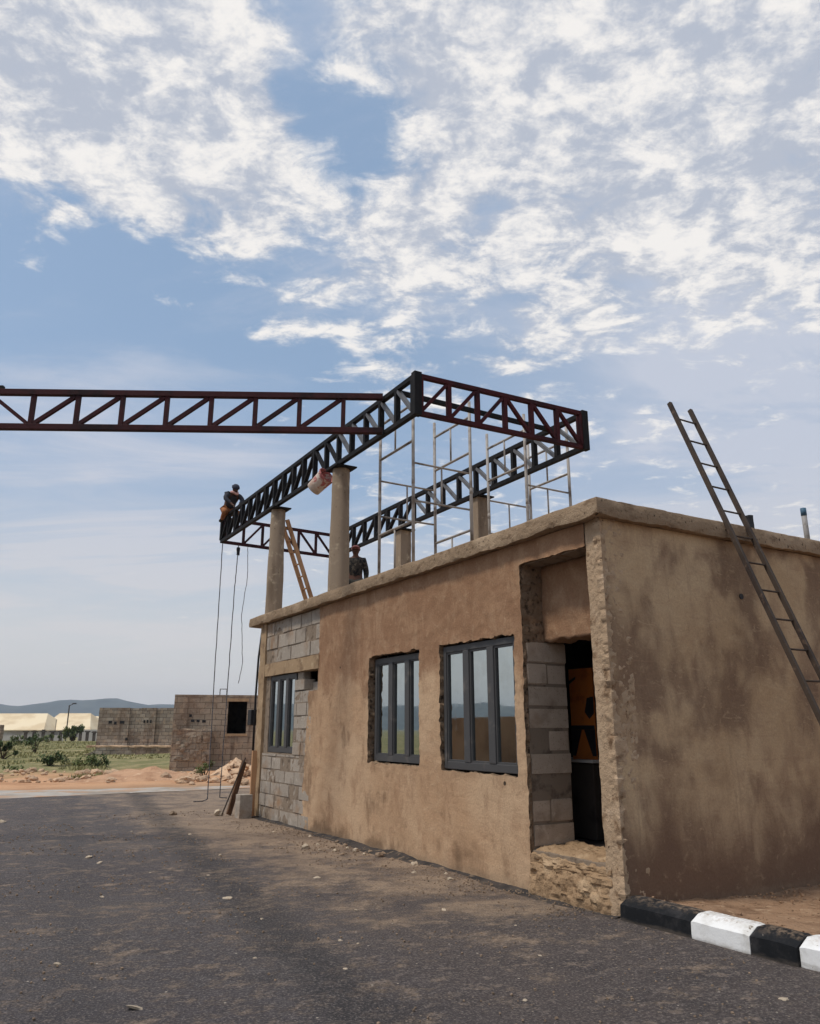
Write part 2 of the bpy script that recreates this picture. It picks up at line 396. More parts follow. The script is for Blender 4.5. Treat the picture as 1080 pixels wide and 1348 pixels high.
# asphalt
def asphalt():
    t = NT('dusty_asphalt'); v = t.coord('Position'); xyz = t.sep(v)
    big = t.noise(v, .35, 5, .6, .3); mid = t.noise(t.mapv(v, U, (5, 1, 0)), 1.5, 7, .65, .4)
    streak = t.noise(t.mapv(v, (.7, 1.0, 1), (3, 7, 0), (0, 0, R(30))), 1.7, 9, .70, .25)
    fine = t.noise(v, 58, 5, .75); ag = t.voro(v, 95, 'F1', 1)
    base = t.mix(t.ramp(big, .35, .65), lin(84, 77, 77), lin(98, 91, 88))
    a = Vector((-1.35, 12.2)); b = Vector((-3.05, -.9)); d = (b - a).normalized(); nrm = Vector((-d.y, d.x))
    sgn = t.math('ADD', t.math('ADD', t.math('MULTIPLY', xyz[0], nrm.x), t.math('MULTIPLY', xyz[1], nrm.y)), -(a.dot(nrm)))
    base = t.mix(t.ramp(t.math('ADD', sgn, t.math('MULTIPLY_ADD', mid, .8, -.4)), -.1, 1.0, 0, .8), base, lin(96, 84, 77))
    base = t.mix(t.ramp(mid, .48, .66, 0, .7), base, lin(60, 55, 55))
    # dust thickest along the gatehouse wall (x near 0), thinning over the carriageway
    near = t.ramp(xyz[0], -3.4, -.1)
    farend = t.math('MULTIPLY', t.math('MULTIPLY', t.ramp(xyz[1], 4.5, 8.5), t.ramp(xyz[1], 12.5, 10.2)), t.ramp(xyz[0], -2.6, -.3))
    nearkerb = t.ramp(xyz[1], 2.2, -1.4, 0, .32)
    k = t.math('ADD', t.math('MULTIPLY', near, .27), t.math('MULTIPLY', farend, .40))
    k = t.math('SUBTRACT', t.math('ADD', k, .12), t.math('MULTIPLY', nearkerb, near))
    du = t.math('ADD', streak, t.math('MULTIPLY', t.math('SUBTRACT', mid, .5), .7))
    grit = t.noise(t.mapv(v, (1.0, 1.2, 1), (2, 9, 0), (0, 0, R(30))), 6.0, 10, .76, .15)
    du = t.math('ADD', t.math('MULTIPLY', du, .5), t.math('MULTIPLY', grit, .5))
    base = t.mix(t.ramp(grit, .38, .60), base, t.mix(t.ramp(grit, .47, .64), lin(56, 51, 52), lin(112, 100, 92)))
    du = t.math('MULTIPLY_ADD', du, 1.7, -.35)
    df = t.ramp(t.math('ADD', du, k), .60, .95, 0, .85)
    col = t.mix(df, base, t.mix(t.ramp(mid, .4, .6), lin(138, 116, 95), lin(162, 138, 113)))
    # compacted wheel track: finer and darker, browner ground on the gatehouse side of it
    dist = t.math('ADD', sgn, t.math('MULTIPLY_ADD', mid, .4, -.2))
    wob = t.math('ABSOLUTE', dist)
    col = t.mix(t.math('MULTIPLY', t.ramp(wob, .08, .42, .9, 0), t.ramp(grit, .3, .6, 1, .5)), col, lin(48, 45, 45))
    wob2 = t.math('ABSOLUTE', t.math('ADD', dist, 1.55))
    col = t.mix(t.math('MULTIPLY', t.ramp(wob2, .04, .30, .5, 0), t.ramp(grit, .3, .6, 1, .4)), col, lin(60, 57, 58))
    # aggregate specks
    col = t.mix(t.math('MULTIPLY', t.ramp(fine, .5, .68), .55), col, lin(164, 152, 142))
    col = t.mix(t.math('MULTIPLY', t.ramp(fine, .52, .32), .7), col, lin(40, 38, 39))
    dots = t.voro(t.mapv(v, U, (2, 2, 0)), 5.5, 'F1')
    col = t.mix(t.ramp(dots, .035, .06, .9, 0), col, lin(190, 176, 158))
    dots2 = t.voro(t.mapv(v, U, (8, 2, 0)), 16, 'F1')
    col = t.mix(t.math('MULTIPLY', t.ramp(dots2, .07, .13, .8, 0), t.ramp(t.math('ADD', mid, t.math('MULTIPLY', near, .2)), .5, .66)), col, lin(176, 158, 136))
    nr = t.bump(mid, .5, .03)
    nr = t.bump(grit, .6, .02, nr)
    nr = t.bump(fine, 1.0, .016, nr)
    return t.fin(col, .88, nr, 0, .3)
M['asphalt'] = asphalt()

def ground():
    t = NT('earth_and_scrub'); v = t.coord('Position'); xyz = t.sep(v)
    big = t.noise(v, .06, 5, .6, .3); mid = t.noise(t.mapv(v, U, (5, 1, 0)), .5, 6, .65, .3); fine = t.noise(v, 7, 6, .7)
    dd = t.n('ShaderNodeVectorMath', _operation='DOT_PRODUCT'); t.link(v, dd.inputs[0]); dd.inputs[1].default_value = (-.17, .985, 0)
    d = t.math('ADD', dd.outputs['Value'], t.math('MULTIPLY_ADD', mid, 9, -4.5))
    orange = t.mix(t.ramp(mid, .42, .62), lin(196, 152, 116), lin(178, 134, 100))
    orange = t.mix(t.ramp(fine, .5, .7, 0, .5), orange, lin(206, 176, 144))
    scrub = t.mix(t.ramp(mid, .42, .6), lin(122, 118, 80), lin(156, 142, 104))
    scrub = t.mix(t.ramp(fine, .45, .65, 0, .7), scrub, lin(98, 99, 64))
    scrub = t.mix(t.ramp(big, .55, .7, 0, .6), scrub, lin(168, 150, 112))
    col = t.mix(t.ramp(d, 24.5, 29), orange, scrub)
    dark = t.ramp(xyz[1], 17, 21)
    col = t.mix(dark, lin(150, 124, 98), col)
    nr = t.bump(fine, .8, .05); nr = t.bump(mid, .5, .2, nr)
    return t.fin(col, .96, nr, 0, .1)
M['ground'] = ground()
M['hill'] = generic('hill_scrub', lin(62, 74, 72), [(lin(86, 92, 84), .006, .45, .65, U, 6), (lin(46, 58, 56), .02, .5, .65, U, 5)], .95)
M['dirt'] = generic('red_brown_earth', lin(152, 122, 96), [(lin(122, 95, 74), 3, .48, .68, U, 6), (lin(176, 148, 120), 10, .55, .75, U, 6), (lin(92, 70, 54), 26, .58, .7, U, 5)], .96, [(8, .6, .04), (40, .8, .02)], spec=.1, coord='Position')
M['concrete_strip'] = generic('pale_concrete', lin(172, 164, 153), [(lin(146, 134, 120), .8, .42, .62, U, 6), (lin(192, 185, 175), 3, .55, .75, U, 5), (lin(176, 142, 114), .9, .5, .66, U, 6)], .9, [(20, .5, .01)], coord='Position')
M['compound'] = generic('brown_render', lin(150, 120, 92), [(lin(128, 100, 76), .7, .45, .65, U, 5)], .95)
M['mound'] = generic('orange_earth', lin(188, 148, 116), [(lin(164, 124, 94), 1.2, .45, .65, U, 6), (lin(214, 180, 146), 4, .58, .75, U, 5)], .96, [(5, .7, .08), (22, .7, .03)], coord='Position')
M['blue_paint'] = generic('blue_paint', lin(66, 96, 116), [(lin(54, 80, 98), 14, .5, .7, U, 3)], .6)

# ------------------------------------------------------------------ sky and sun
SUN = Vector((-.47, .06, .88)).normalized()
EL = math.asin(SUN.z); ROT = math.atan2(SUN.x, SUN.y)
w = bpy.data.worlds.new('World'); S.world = w; w.use_nodes = True
def build_world():
    t = NT.__new__(NT); t.mat = w; t.t = w.node_tree
    for n in list(t.t.nodes): t.t.nodes.remove(n)
    out = t.n('ShaderNodeOutputWorld')
    sky = t.n('ShaderNodeTexSky', _sky_type='NISHITA', _sun_disc=False, _sun_elevation=EL, _sun_rotation=ROT)
    sky.air_density = 1.0; sky.dust_density = 1.6; sky.ozone_density = 1.0
    bg = t.n('ShaderNodeBackground'); t.link(sky.outputs[0], bg.inputs[0]); bg.inputs[1].default_value = SKY_K
    d = t.coord('Generated'); x, y, z = t.sep(d)
    den = t.math('ADD', t.math('MAXIMUM', z, .0), .10)
    cb = t.n('ShaderNodeCombineXYZ'); t.link(t.math('DIVIDE', x, den), cb.inputs[0]); t.link(t.math('DIVIDE', y, den), cb.inputs[1])
    p = cb.outputs[0]
    # cover: where the cloud sheet is thick, as directions on the sky with a width and a weight
    cover = None
    for (px, py, rad, wt) in COVER:
        u = px - 540; vv = py - 674; c, s_ = math.cos(PITCH), math.sin(PITCH)
        fw = 1013 * c + vv * s_; up = -vv * c + 1013 * s_
        dr = (RGT * u + FWD * fw + Vector((0, 0, up))).normalized()
        nd = t.n('ShaderNodeVectorMath', _operation='DISTANCE'); t.link(d, nd.inputs[0]); nd.inputs[1].default_value = dr
        g = t.ramp(nd.outputs['Value'], rad, 0, 0, wt)
        cover = g if cover is None else t.math('ADD', cover, g)
    rot = t.mapv(p, (1, 1, 1), (0, 0, 0), (0, 0, R(30.5)))      # streets lie across the view
    n1 = t.noise(t.mapv(rot, (1.0, 1.25, 1), (3.1, 1.7, 0)), 3.2, 9, .58, .5)
    n2 = t.noise(t.mapv(rot, (1.25, 1.5, 1), (9.1, 4.7, 0)), 7.0, 9, .58, .5)
    n3 = t.noise(t.mapv(rot, (1.3, 1.5, 1), (2.1, 6.7, 0)), 24, 8, .68, .2)
    nn = t.math('ADD', t.math('ADD', t.math('MULTIPLY', n1, .44), t.math('MULTIPLY', n2, .47)), t.math('MULTIPLY', n3, .09))
    cl = t.math('POWER', t.ramp(t.math('ADD', nn, cover), .494, .640), 1.1)
    wisp = t.noise(t.mapv(rot, (.5, 1.3, 1), (1, 8, 0), (0, 0, R(38))), 1.1, 8, .62, .9)
    veil = t.math('MULTIPLY_ADD', t.ramp(wisp, .46, .66), .52, .08)
    rv = t.n('ShaderNodeVectorMath', _operation='DOT_PRODUCT'); t.link(d, rv.inputs[0]); rv.inputs[1].default_value = RGT
    veil = t.math('ADD', veil, t.math('MULTIPLY', t.ramp(rv.outputs['Value'], -.12, .5, 0, .5), t.ramp(z, .72, .40, .3, 1)), clamp=True)
    # cloud tone: bright tops, violet-grey hollows
    tone = t.ramp(t.math('ADD', t.math('MULTIPLY_ADD', n2, .75, t.math('MULTIPLY', n3, .4)), t.math('MULTIPLY', n1, .2)), .58, .80)
    ccol = t.mix(tone, lin(*CLOUD_LO), lin(*CLOUD_HI))
    bc = t.n('ShaderNodeBackground'); t.link(ccol, bc.inputs[0]); bc.inputs[1].default_value = 1.0
    bv = t.n('ShaderNodeBackground'); bv.inputs[0].default_value = lin(*VEIL); bv.inputs[1].default_value = 1.0
    bh = t.n('ShaderNodeBackground'); bh.inputs[0].default_value = lin(*HORIZ); bh.inputs[1].default_value = 1.0
    def mixs(f, a, b):
        m = t.n('ShaderNodeMixShader'); t.link(f, m.inputs[0]); t.link(a, m.inputs[1]); t.link(b, m.inputs[2]); return m.outputs[0]
    bt = t.n('ShaderNodeBackground'); bt.inputs[0].default_value = lin(138, 168, 197); bt.inputs[1].default_value = 1.0
    th = t.n('ShaderNodeMixShader'); th.inputs[0].default_value = .55; t.link(bg.outputs[0], th.inputs[1]); t.link(bt.outputs[0], th.inputs[2])
    for (px, py, rad, wt) in VEILS:
        u = px - 540; vv = py - 674; c, s_ = math.cos(PITCH), math.sin(PITCH)
        dr = (RGT * u + FWD * (1013 * c + vv * s_) + Vector((0, 0, -vv * c + 1013 * s_))).normalized()
        nd = t.n('ShaderNodeVectorMath', _operation='DISTANCE'); t.link(d, nd.inputs[0]); nd.inputs[1].default_value = dr
        veil = t.math('ADD', veil, t.math('MULTIPLY', t.ramp(nd.outputs['Value'], rad, 0, 0, wt), t.ramp(wisp, .34, .62)), clamp=True)
    sh = mixs(veil, th.outputs[0], bv.outputs[0])
    sh = mixs(cl, sh, bc.outputs[0])
    sh = mixs(t.ramp(z, .34, .0, 0, .95), sh, bh.outputs[0])
    t.link(sh, out.inputs[0])
SKY_K = .15
CLOUD_LO = (180, 187, 201); CLOUD_HI = (240, 237, 234); VEIL = (192, 199, 214); HORIZ = (219, 216, 213)
VEILS = [(60, 650, .26, .55), (230, 720, .24, .6), (330, 590, .14, .35), (1000, 560, .36, .5), (900, 640, .2, .4), (120, 820, .3, .4)]
COVER = [(80, 50, .36, .20), (230, 110, .24, .11), (300, 240, .20, .075), (540, 40, .22, .08), (520, 270, .14, .075), (660, 130, .26, .12), (880, 60, .36, .17), (960, 200, .28, .10), (1060, 300, .24, .05),
         (370, 30, .10, -.10), (440, 150, .12, -.08), (480, 190, .10, -.05), (780, 160, .10, -.05), (690, 110, .07, -.04), (200, 500, .36, -.07), (120, 400, .22, -.04), (30, 700, .5, -.10), (700, 370, .2, .045), (400, 390, .18, .06), (600, 410, .16, .05), (180, 420, .1, .05), (500, 330, .1, .03), (760, 460, .14, .03), (840, 640, .36, -.02)]
build_world()
sd = bpy.data.lights.new('sun', 'SUN'); sd.energy = 2.3; sd.angle = R(8); sd.color = (1, .95, .87)
so = bpy.data.objects.new('sun', sd); COL.objects.link(so)
so.rotation_euler = (-SUN).to_track_quat('-Z', 'Y').to_euler(); so.location = SUN * 60

# ------------------------------------------------------------------ terrain
def sm(x, a, b):
    t_ = min(1, max(0, (x - a) / (b - a))); return t_ * t_ * (3 - 2 * t_)
def tz(x, y):
    e = sm(y, 19.5, 24)
    h = e * (mn.fractal(Vector((x * .35, y * .35, 1)), 1, 2, 3) * .10 + mn.fractal(Vector((x * .06, y * .06, 5)), 1, 2, 3) * .15)
    d = (Vector((x, y, 0)) - CAM).dot(FWD)
    h -= 1.3 * sm(d, 90, 220)
    return -.012 + h
def sinhspace(n, lim, k): return [lim * math.sinh(k * (2 * i / n - 1)) / math.sinh(k) for i in range(n + 1)]
def build_terrain():
    n = 210; xs = [q + 0 for q in sinhspace(n, 3950, 6.7)]; ys = [q + 24 - 24 * abs(q) / 3950 for q in sinhspace(n, 3950, 6.7)]
    vs = [(x, y, tz(x, y)) for y in ys for x in xs]
    fs = [(j * (n + 1) + i, j * (n + 1) + i + 1, (j + 1) * (n + 1) + i + 1, (j + 1) * (n + 1) + i) for j in range(n) for i in range(n)]
    b = MB(); b.add(vs, fs); o = b.build('ground', M['ground'], smooth=True); setp(o, 'orange earth and grassy scrub ground running to the hills', 'ground', kind='structure')
build_terrain()

def build_road():
    b = MB(); cell = .25
    def far_edge(x): return 16.75 + .06 * x + .25 * mn.noise(Vector((x * .8, 3, 0))) + .1 * mn.noise(Vector((x * 3.1, 9, 0)))
    xs = [-40 + i * 1.0 for i in range(26)] + [-14 + i * cell for i in range(int(14 / cell) + 1)]
    xs += [.25 + i * .25 for i in range(60)]
    xs = sorted(set(round(q, 3) for q in xs))
    yn = 90
    grid = []
    for x in xs:
        y1 = far_edge(x); y0 = -14.0
        col = []
        for j in range(yn + 1):
            y = y0 + (y1 - y0) * j / yn
            z = .004 + .012 * mn.fractal(Vector((x * .5, y * .5, 2)), 1, 2, 2)
            if j == yn: z = -.02
            col.append((x, y, max(z, -.002) if j < yn else z))
        grid.append(col)
    vs = [p for c in grid for p in c]; fs = []
    for i in range(len(xs) - 1):
        for j in range(yn):
            a = i * (yn + 1) + j
            fs.append((a, a + yn + 1, a + yn + 2, a + 1))
    b.add(vs, fs); setp(b.build('road', M['asphalt'], smooth=True), 'dusty dark asphalt road in front of the gatehouse', 'road', kind='structure')
    b = MB(); pts = []
    n = 140
    for i in range(n + 1):
        x = -40 + 52 * i / n
        wd = max(.5, 2.6 - max(0, x + 4) * .28)
        y0 = 16.55 + .06 * x; y1 = y0 + wd + .5 * mn.noise(Vector((x * .9, 7, 0))) + .18 * mn.noise(Vector((x * 3, 1, 0)))
        pts += [(x, y0, .0), (x, y0 + .05, .012), (x, y1 - .06, .014), (x, y1, -.03)]
    b.add(pts, [(i * 4 + k, i * 4 + 4 + k, i * 4 + 5 + k, i * 4 + 1 + k) for i in range(n) for k in range(3)])
    setp(b.build('road_edge', M['concrete_strip']), 'pale concrete strip along the far edge of the road', 'road edge', kind='structure')
build_road()

def build_hills():
    b = MB(); n = 300; rows = [(0, 0), (.3, .22), (.55, .5), (.8, .85), (1, 1), (1.25, .8), (1.7, .2), (2, -.05)]
    a0 = math.atan2(FWD.y, FWD.x)
    for layer, (D, base, amp) in enumerate(((3150, 92, 26), (3420, 100, 22))):
        vs = []
        for i in range(n + 1):
            a = a0 + R(-75) + R(215) * i / n
            q = a * 9 + layer * 31
            hgt = base + amp * (mn.fractal(Vector((q * .55, layer, 0)), .9, 2, 5) - .55 * abs(mn.noise(Vector((q * 2.6, 8, layer)))) + .6 * mn.noise(Vector((q * 2.0, 3, layer))))
            # the highest shoulder stands right of the pale sheds
            rel = math.degrees(a - a0)
            hgt += (26 * math.exp(-((rel - 21.0) / 2.6) ** 2) - 14 * math.exp(-((rel - 26.5) / 1.6) ** 2)) * (layer == 0)
            for (u, hh) in rows:
                r = D - 500 + 500 * min(u, 1.75) * (1 if u < 1 else .9) + 50 * mn.noise(Vector((q * 1.5, u * 3, 7)))
                zz = -3 + max(20, hgt) * hh * (1 + .12 * mn.noise(Vector((q * 3, u * 4, 2))) * (0 < u < 2))
                vs.append((CAM.x + r * math.cos(a), CAM.y + r * math.sin(a), zz))
        k = len(rows)
        b.add(vs, [(i * k + j, i * k + j + 1, (i + 1) * k + j + 1, (i + 1) * k + j) for i in range(n) for j in range(k - 1)])
    setp(b.build('hills', M['hill'], smooth=True), 'low blue hills along the horizon', 'hills', kind='structure')
build_hills()

def build_haze():
    b = MB(); b.b2((-4050, -4050, -6), (4050, 4050, 170))
    t = NT('air_haze'); t.t.nodes.remove(t.b)
    vol = t.n('ShaderNodeVolumePrincipled'); vol.inputs['Color'].default_value = (.82, .89, 1.0, 1)
    vol.inputs['Density'].default_value = HAZE; vol.inputs['Anisotropy'].default_value = .2
    t.link(vol.outputs[0], t.out.inputs['Volume'])
    setp(b.build('haze', t.mat), 'pale haze in the air over the plain', 'haze', kind='stuff')
HAZE = 1.9e-4
build_haze()

# ------------------------------------------------------------------ gatehouse
GH = thing('gatehouse', (0, 0, 0), 'unfinished flat-roofed gatehouse with patchy brown plaster and three dark windows beside the road', 'building')
LEN = 9.6; DEP = 7.5; HT = 3.645

def holed(axis, at0, at1, us, zs, solid, mb):
    """wall between planes at0..at1 on an axis, cut into cells, only outer faces kept"""
    def P(a, u, z): return (a, u, z) if axis == 0 else (u, a, z)
    nu, nz = len(us) - 1, len(zs) - 1
    ok = lambda i, k: 0 <= i < nu and 0 <= k < nz and solid((us[i] + us[i + 1]) / 2, (zs[k] + zs[k + 1]) / 2)
    for i in range(nu):
        for k in range(nz):
            if not ok(i, k): continue
            u0, u1, z0, z1 = us[i], us[i + 1], zs[k], zs[k + 1]
            mb.add([P(at0, u0, z0), P(at0, u1, z0), P(at0, u1, z1), P(at0, u0, z1)], [(0, 1, 2, 3)])
            mb.add([P(at1, u0, z0), P(at1, u1, z0), P(at1, u1, z1), P(at1, u0, z1)], [(0, 1, 2, 3)])
            if not ok(i - 1, k): mb.add([P(at0, u0, z0), P(at1, u0, z0), P(at1, u0, z1), P(at0, u0, z1)], [(0, 1, 2, 3)])
            if not ok(i + 1, k): mb.add([P(at0, u1, z0), P(at1, u1, z0), P(at1, u1, z1), P(at0, u1, z1)], [(0, 1, 2, 3)])
            if not ok(i, k - 1): mb.add([P(at0, u0, z0), P(at1, u0, z0), P(at1, u1, z0), P(at0, u1, z0)], [(0, 1, 2, 3)])
            if not ok(i, k + 1): mb.add([P(at0, u0, z1), P(at1, u0, z1), P(at1, u1, z1), P(at0, u1, z1)], [(0, 1, 2, 3)])

OPEN = {  # plaster openings on the front: y0, y1, z0, z1, reveal depth
    'w3': (1.36, 2.905, 1.105, 2.64, .10), 'w2': (3.41, 4.87, 1.135, 2.645, .12), 'door': (-1.0, 1.21, -1.0, 3.40, .31)}

def build_shell():
    b = MB()
    ys = [.1, 1.25, 1.34, 2.95, 3.38, 4.92, 6.74, 7.78, 9.08, LEN]; zs = [-.05, .4, 1.06, 1.18, 2.25, 2.60, 2.72, 3.39, HT - .003]
    def solid(y, z):
        for (a, c, d, e) in ((.1, 1.25, .4, 3.39), (1.34, 2.95, 1.06, 2.72), (3.38, 4.92, 1.06, 2.72), (6.74, 7.78, 2.25, 2.60), (7.78, 9.08, 1.18, 2.60)):
            if a < y < c and d < z < e: return False
        return True
    holed(0, .035, .27, ys, zs, solid, b)
    holed(1, -.06, .1, [.04, DEP], [-.05, HT - .003], lambda u, z: True, b)
    holed(1, LEN - .25, LEN, [.27, DEP], [-.05, HT - .003], lambda u, z: True, b)
    holed(0, DEP - .2, DEP, [.1, LEN - .25], [-.05, HT - .003], lambda u, z: True, b)
    b.build('wall', M['mortar'], GH)
    # inside: dark unpainted partitions and floor
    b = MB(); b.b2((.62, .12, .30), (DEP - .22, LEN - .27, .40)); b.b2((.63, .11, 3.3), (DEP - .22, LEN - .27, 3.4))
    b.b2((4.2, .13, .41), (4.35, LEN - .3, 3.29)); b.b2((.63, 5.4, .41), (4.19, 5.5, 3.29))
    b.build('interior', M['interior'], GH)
build_shell()

def build_front_plaster():
    cell = .026; y0, y1, z0, z1 = .14, 7.5, -.01, HT - .002
    ny = round((y1 - y0) / cell); nz = round((z1 - z0) / cell)
    def left_edge(z):
        e = 6.72 + .03 * mn.noise(Vector((1, 0, z * 6)))
        if z < 2.24: e = 7.08 + (2.24 - z) * .085 + .05 * mn.noise(Vector((2, 0, z * 4)))
        return e
    def sdf(y, z):
        n1 = mn.fractal(Vector((y * 6, z * 6, 3)), .9, 2, 3); n2 = mn.noise(Vector((y * 22, z * 22, 8)))
        best = 9; who = None
        for k, (a, c, d, e, dep) in OPEN.items():
            dx = max(a - y, y - c); dz = max(d - z, z - e)
            s_ = max(dx, dz) if (dx < 0 and dz < 0) else math.hypot(max(dx, 0), max(dz, 0))
            amp = .016 if k != 'door' else .010
            if k != 'door' and (y > c - .3 or z > e - .25): amp = .030      # broken edges above and left of the frames
            s_ -= amp * n1 + .006 * n2 - .002
            if s_ < best: best, who = s_, k
        le = left_edge(z) - y + .012 * n1 + .006 * n2
        if le < best: best, who = le, 'left'
        return best, who
    ver = {}; D = np.zeros((ny + 1, nz + 1)); W = {}
    P = np.zeros((ny + 1, nz + 1, 2))
    for i in range(ny + 1):
        for k in range(nz + 1):
            y = y0 + i * cell; z = z0 + (z1 - z0) * k / nz
            d, who = sdf(y, z); D[i, k] = d; W[i, k] = who; P[i, k] = (y, z)
    Gy, Gz = np.gradient(D, cell)
    for i in range(ny + 1):
        for k in range(nz + 1):
            if abs(D[i, k]) < .62 * cell:
                g = math.hypot(Gy[i, k], Gz[i, k]) or 1
                P[i, k, 0] -= D[i, k] * Gy[i, k] / g * .95; P[i, k, 1] -= D[i, k] * Gz[i, k] / g * .95
    keep = D > -.62 * cell
    def depth(y, z, d):
        x = -.012 * mn.fractal(Vector((y * .9, z * .9, 1)), 1, 2, 3) - .0035 * mn.fractal(Vector((y * 5, z * 7, 4)), 1, 2, 3)
        # trowel ridges in the upper, thicker coat
        up = sm(z, 2.2, 2.9) * sm(y, 5.2, 3.2)
        x -= up * .010 * abs(mn.noise(Vector((y * 3.2 + z * 3.0, z * 4.2 - y * 1.3, 6))))
        rg = math.exp(-max(d, 0) / .06)
        x -= rg * (.010 * mn.fractal(Vector((y * 14, z * 14, 2)), .9, 2, 3) + .004)
        # flat band of render between the two windows, standing a little proud
        if 2.98 < y < 3.36: x -= .008 * sm(z, 3.0, 2.85)
        return x
    vs = []; vid = -np.ones((ny + 1, nz + 1), int); fs = []
    def V(i, k):
        if vid[i, k] < 0:
            vid[i, k] = len(vs); y, z = P[i, k]; vs.append((depth(y, z, D[i, k]), y, z))
        return vid[i, k]
    cnt = {}; who_of = {}
    for i in range(ny):
        for k in range(nz):
            c4 = ((i, k), (i, k + 1), (i + 1, k + 1), (i + 1, k))
            if all(keep[c] for c in c4) and sum(D[c] for c in c4) > -.2 * cell:
                q = [V(*c) for c in c4]; fs.append(tuple(q))
                for a in range(4):
                    e = (q[a], q[(a + 1) % 4]); key = tuple(sorted(e)); cnt[key] = cnt.get(key, 0) + 1
                for c in c4: who_of[vid[c]] = (W[c], c)
    mi = [0] * len(fs)
    ring = {}
    def back(vi, lv):
        key = (vi, lv)
        if key not in ring:
            x, y, z = vs[vi]; wh = who_of[vi][0]
            dep = OPEN[wh][4] if wh in OPEN else .035
            if wh == 'door' and z < 2.52: dep = .05
            tt = lv / 3
            j = .012 * math.sin(math.pi * min(1, tt * 1.0)) + .004
            ny_ = mn.fractal(Vector((x * 9 + tt * 5, y * 11, z * 11)), .9, 2, 3) * j * 1.6
            ring[key] = len(vs); vs.append((x + (dep - x) * tt, y + ny_, z + ny_ * .8))
        return ring[key]
    for i in range(ny):
        pass
    edges = [e for e, n_ in cnt.items() if n_ == 1]
    for a, bb in edges:
        ya, za = vs[a][1], vs[a][2]; yb, zb = vs[bb][1], vs[bb][2]
        if max(za, zb) < z0 + .005 or min(za, zb) > z1 - .005 or max(ya, yb) < y0 + .005: continue
        prev = (a, bb)
        for lv in (1, 2, 3):
            nx = (back(a, lv), back(bb, lv)); fs.append((prev[0], prev[1], nx[1], nx[0])); mi.append(1); prev = nx
    m = MB(); m.v = vs; m.f = fs; m.m = mi
    o = m.build('plaster_coat', [M['plaster_front'], M['reveal']], GH, smooth=True)
    me = o.data; bm = bmesh.new(); bm.from_mesh(me); bmesh.ops.recalc_face_normals(bm, faces=bm.faces)
    for e in bm.edges:
        if len(e.link_faces) == 2 and e.link_faces[0].material_index != e.link_faces[1].material_index: e.smooth = False
    bm.to_mesh(me); bm.free()
build_front_plaster()

def build_side_plaster():
    cell = .05; x0, x1, z0, z1 = .03, DEP, -.02, HT - .002
    nx = round((x1 - x0) / cell); nz = round((z1 - z0) / cell); b = MB(); vs = []
    hx, hz = 2.06, 3.02
    for i in range(nx + 1):
        for k in range(nz + 1):
            x = x0 + (x1 - x0) * i / nx; z = z0 + (z1 - z0) * k / nz
            y = -.095 - .012 * mn.fractal(Vector((x * .9, z * .9, 11)), 1, 2, 3) - .003 * mn.fractal(Vector((x * 6, z * 6, 14)), 1, 2, 3)
            if i == 0: y += .02
            vs.append((x, y, z))
    b.add(vs, [(i * (nz + 1) + k, (i + 1) * (nz + 1) + k, (i + 1) * (nz + 1) + k + 1, i * (nz + 1) + k + 1) for i in range(nx) for k in range(nz)])
    # scar ring and drilled hole, its inner shade a black disc on the face
    o = b.build('side_plaster', M['plaster_side'], GH, smooth=True)
    c = MB(); c.tube([(hx, -.112, hz), (hx, -.10, hz)], .032, 14); c.build('hole_shade', M['black'], GH)
build_side_plaster()

def build_pier():
    # ragged corner pier between doorway and side wall
    def f(p, n):
        q = p * 7
        a = .005 * mn.fractal(q, .9, 2, 4) + .003 * mn.noise(p * 26)
        up = sm(p.z + .12 * mn.noise(Vector((p.y * 5, 1, p.x * 5))), 2.0, 2.06) * sm(p.y + 9 * p.x, .16, .02)
        strip = sm(p.y, .035, -.02)             # broken arris near the corner
        a += strip * (.014 * mn.fractal(Vector((p.x * 16, p.y * 16, p.z * 13)), .7, 2, 4) + .004)
        a += up * (.018 + .010 * mn.fractal(p * 11, .8, 2, 3))
        if p.z < .5 and n.x < -.3: a += .05 * sm(p.z, .5, .05) * (1 + .8 * mn.noise(p * 5))
        return p + n * (a + .006 * strip * mn.cell(p * 23)) + Vector((0, .018 * mn.noise(Vector((0, 3, p.z * 3))), 0)) * (n.y > .5)
    b = MB(); b.rough((.008, -.085, 0), (.30, .135, HT - .004), .02, f)
    sharp(b.build('corner_pier', M['plaster_rough'], GH, smooth=True), 28)
    # lintel panel over the door, set back in the recess, ragged below
    def g(p, n):
        a = .016 * mn.fractal(p * 4, 1, 2, 4) + .006 * mn.noise(p * 20)
        if n.z < -.4: return p + Vector((0, 0, .03 * mn.fractal(Vector((p.y * 6, 0, 1)), .9, 2, 3) + .012 * mn.noise(p * 20)))
        return p + n * a
    b = MB(); b.rough((.315, .10, 2.55), (.62, 1.36, 3.40), .03, g)
    b.build('door_lintel', M['plaster_front'], GH, smooth=True)
    # doorway step with broken mortar front
    def h(p, n):
        a = .032 * mn.fractal(p * 3.2, .9, 2, 4) + .022 * mn.fractal(p * 11, .8, 2, 4) + .016 * mn.cell(p * 13) + .012 * mn.noise(p * 34)
        out = .05 * sm(p.z, .45, .05) * max(0, -n.x)
        return p + n * (a * .75 + out) - Vector((0, 0, .07 * sm(p.x, .16, -.02) * sm(p.z, .25, .43)))
    b = MB(); b.rough((-.005, .06, -.03), (.66, 1.19, .435), .019, h)
    sharp(b.build('door_step', M['plaster_pale'], GH, smooth=True), 24)
build_pier()

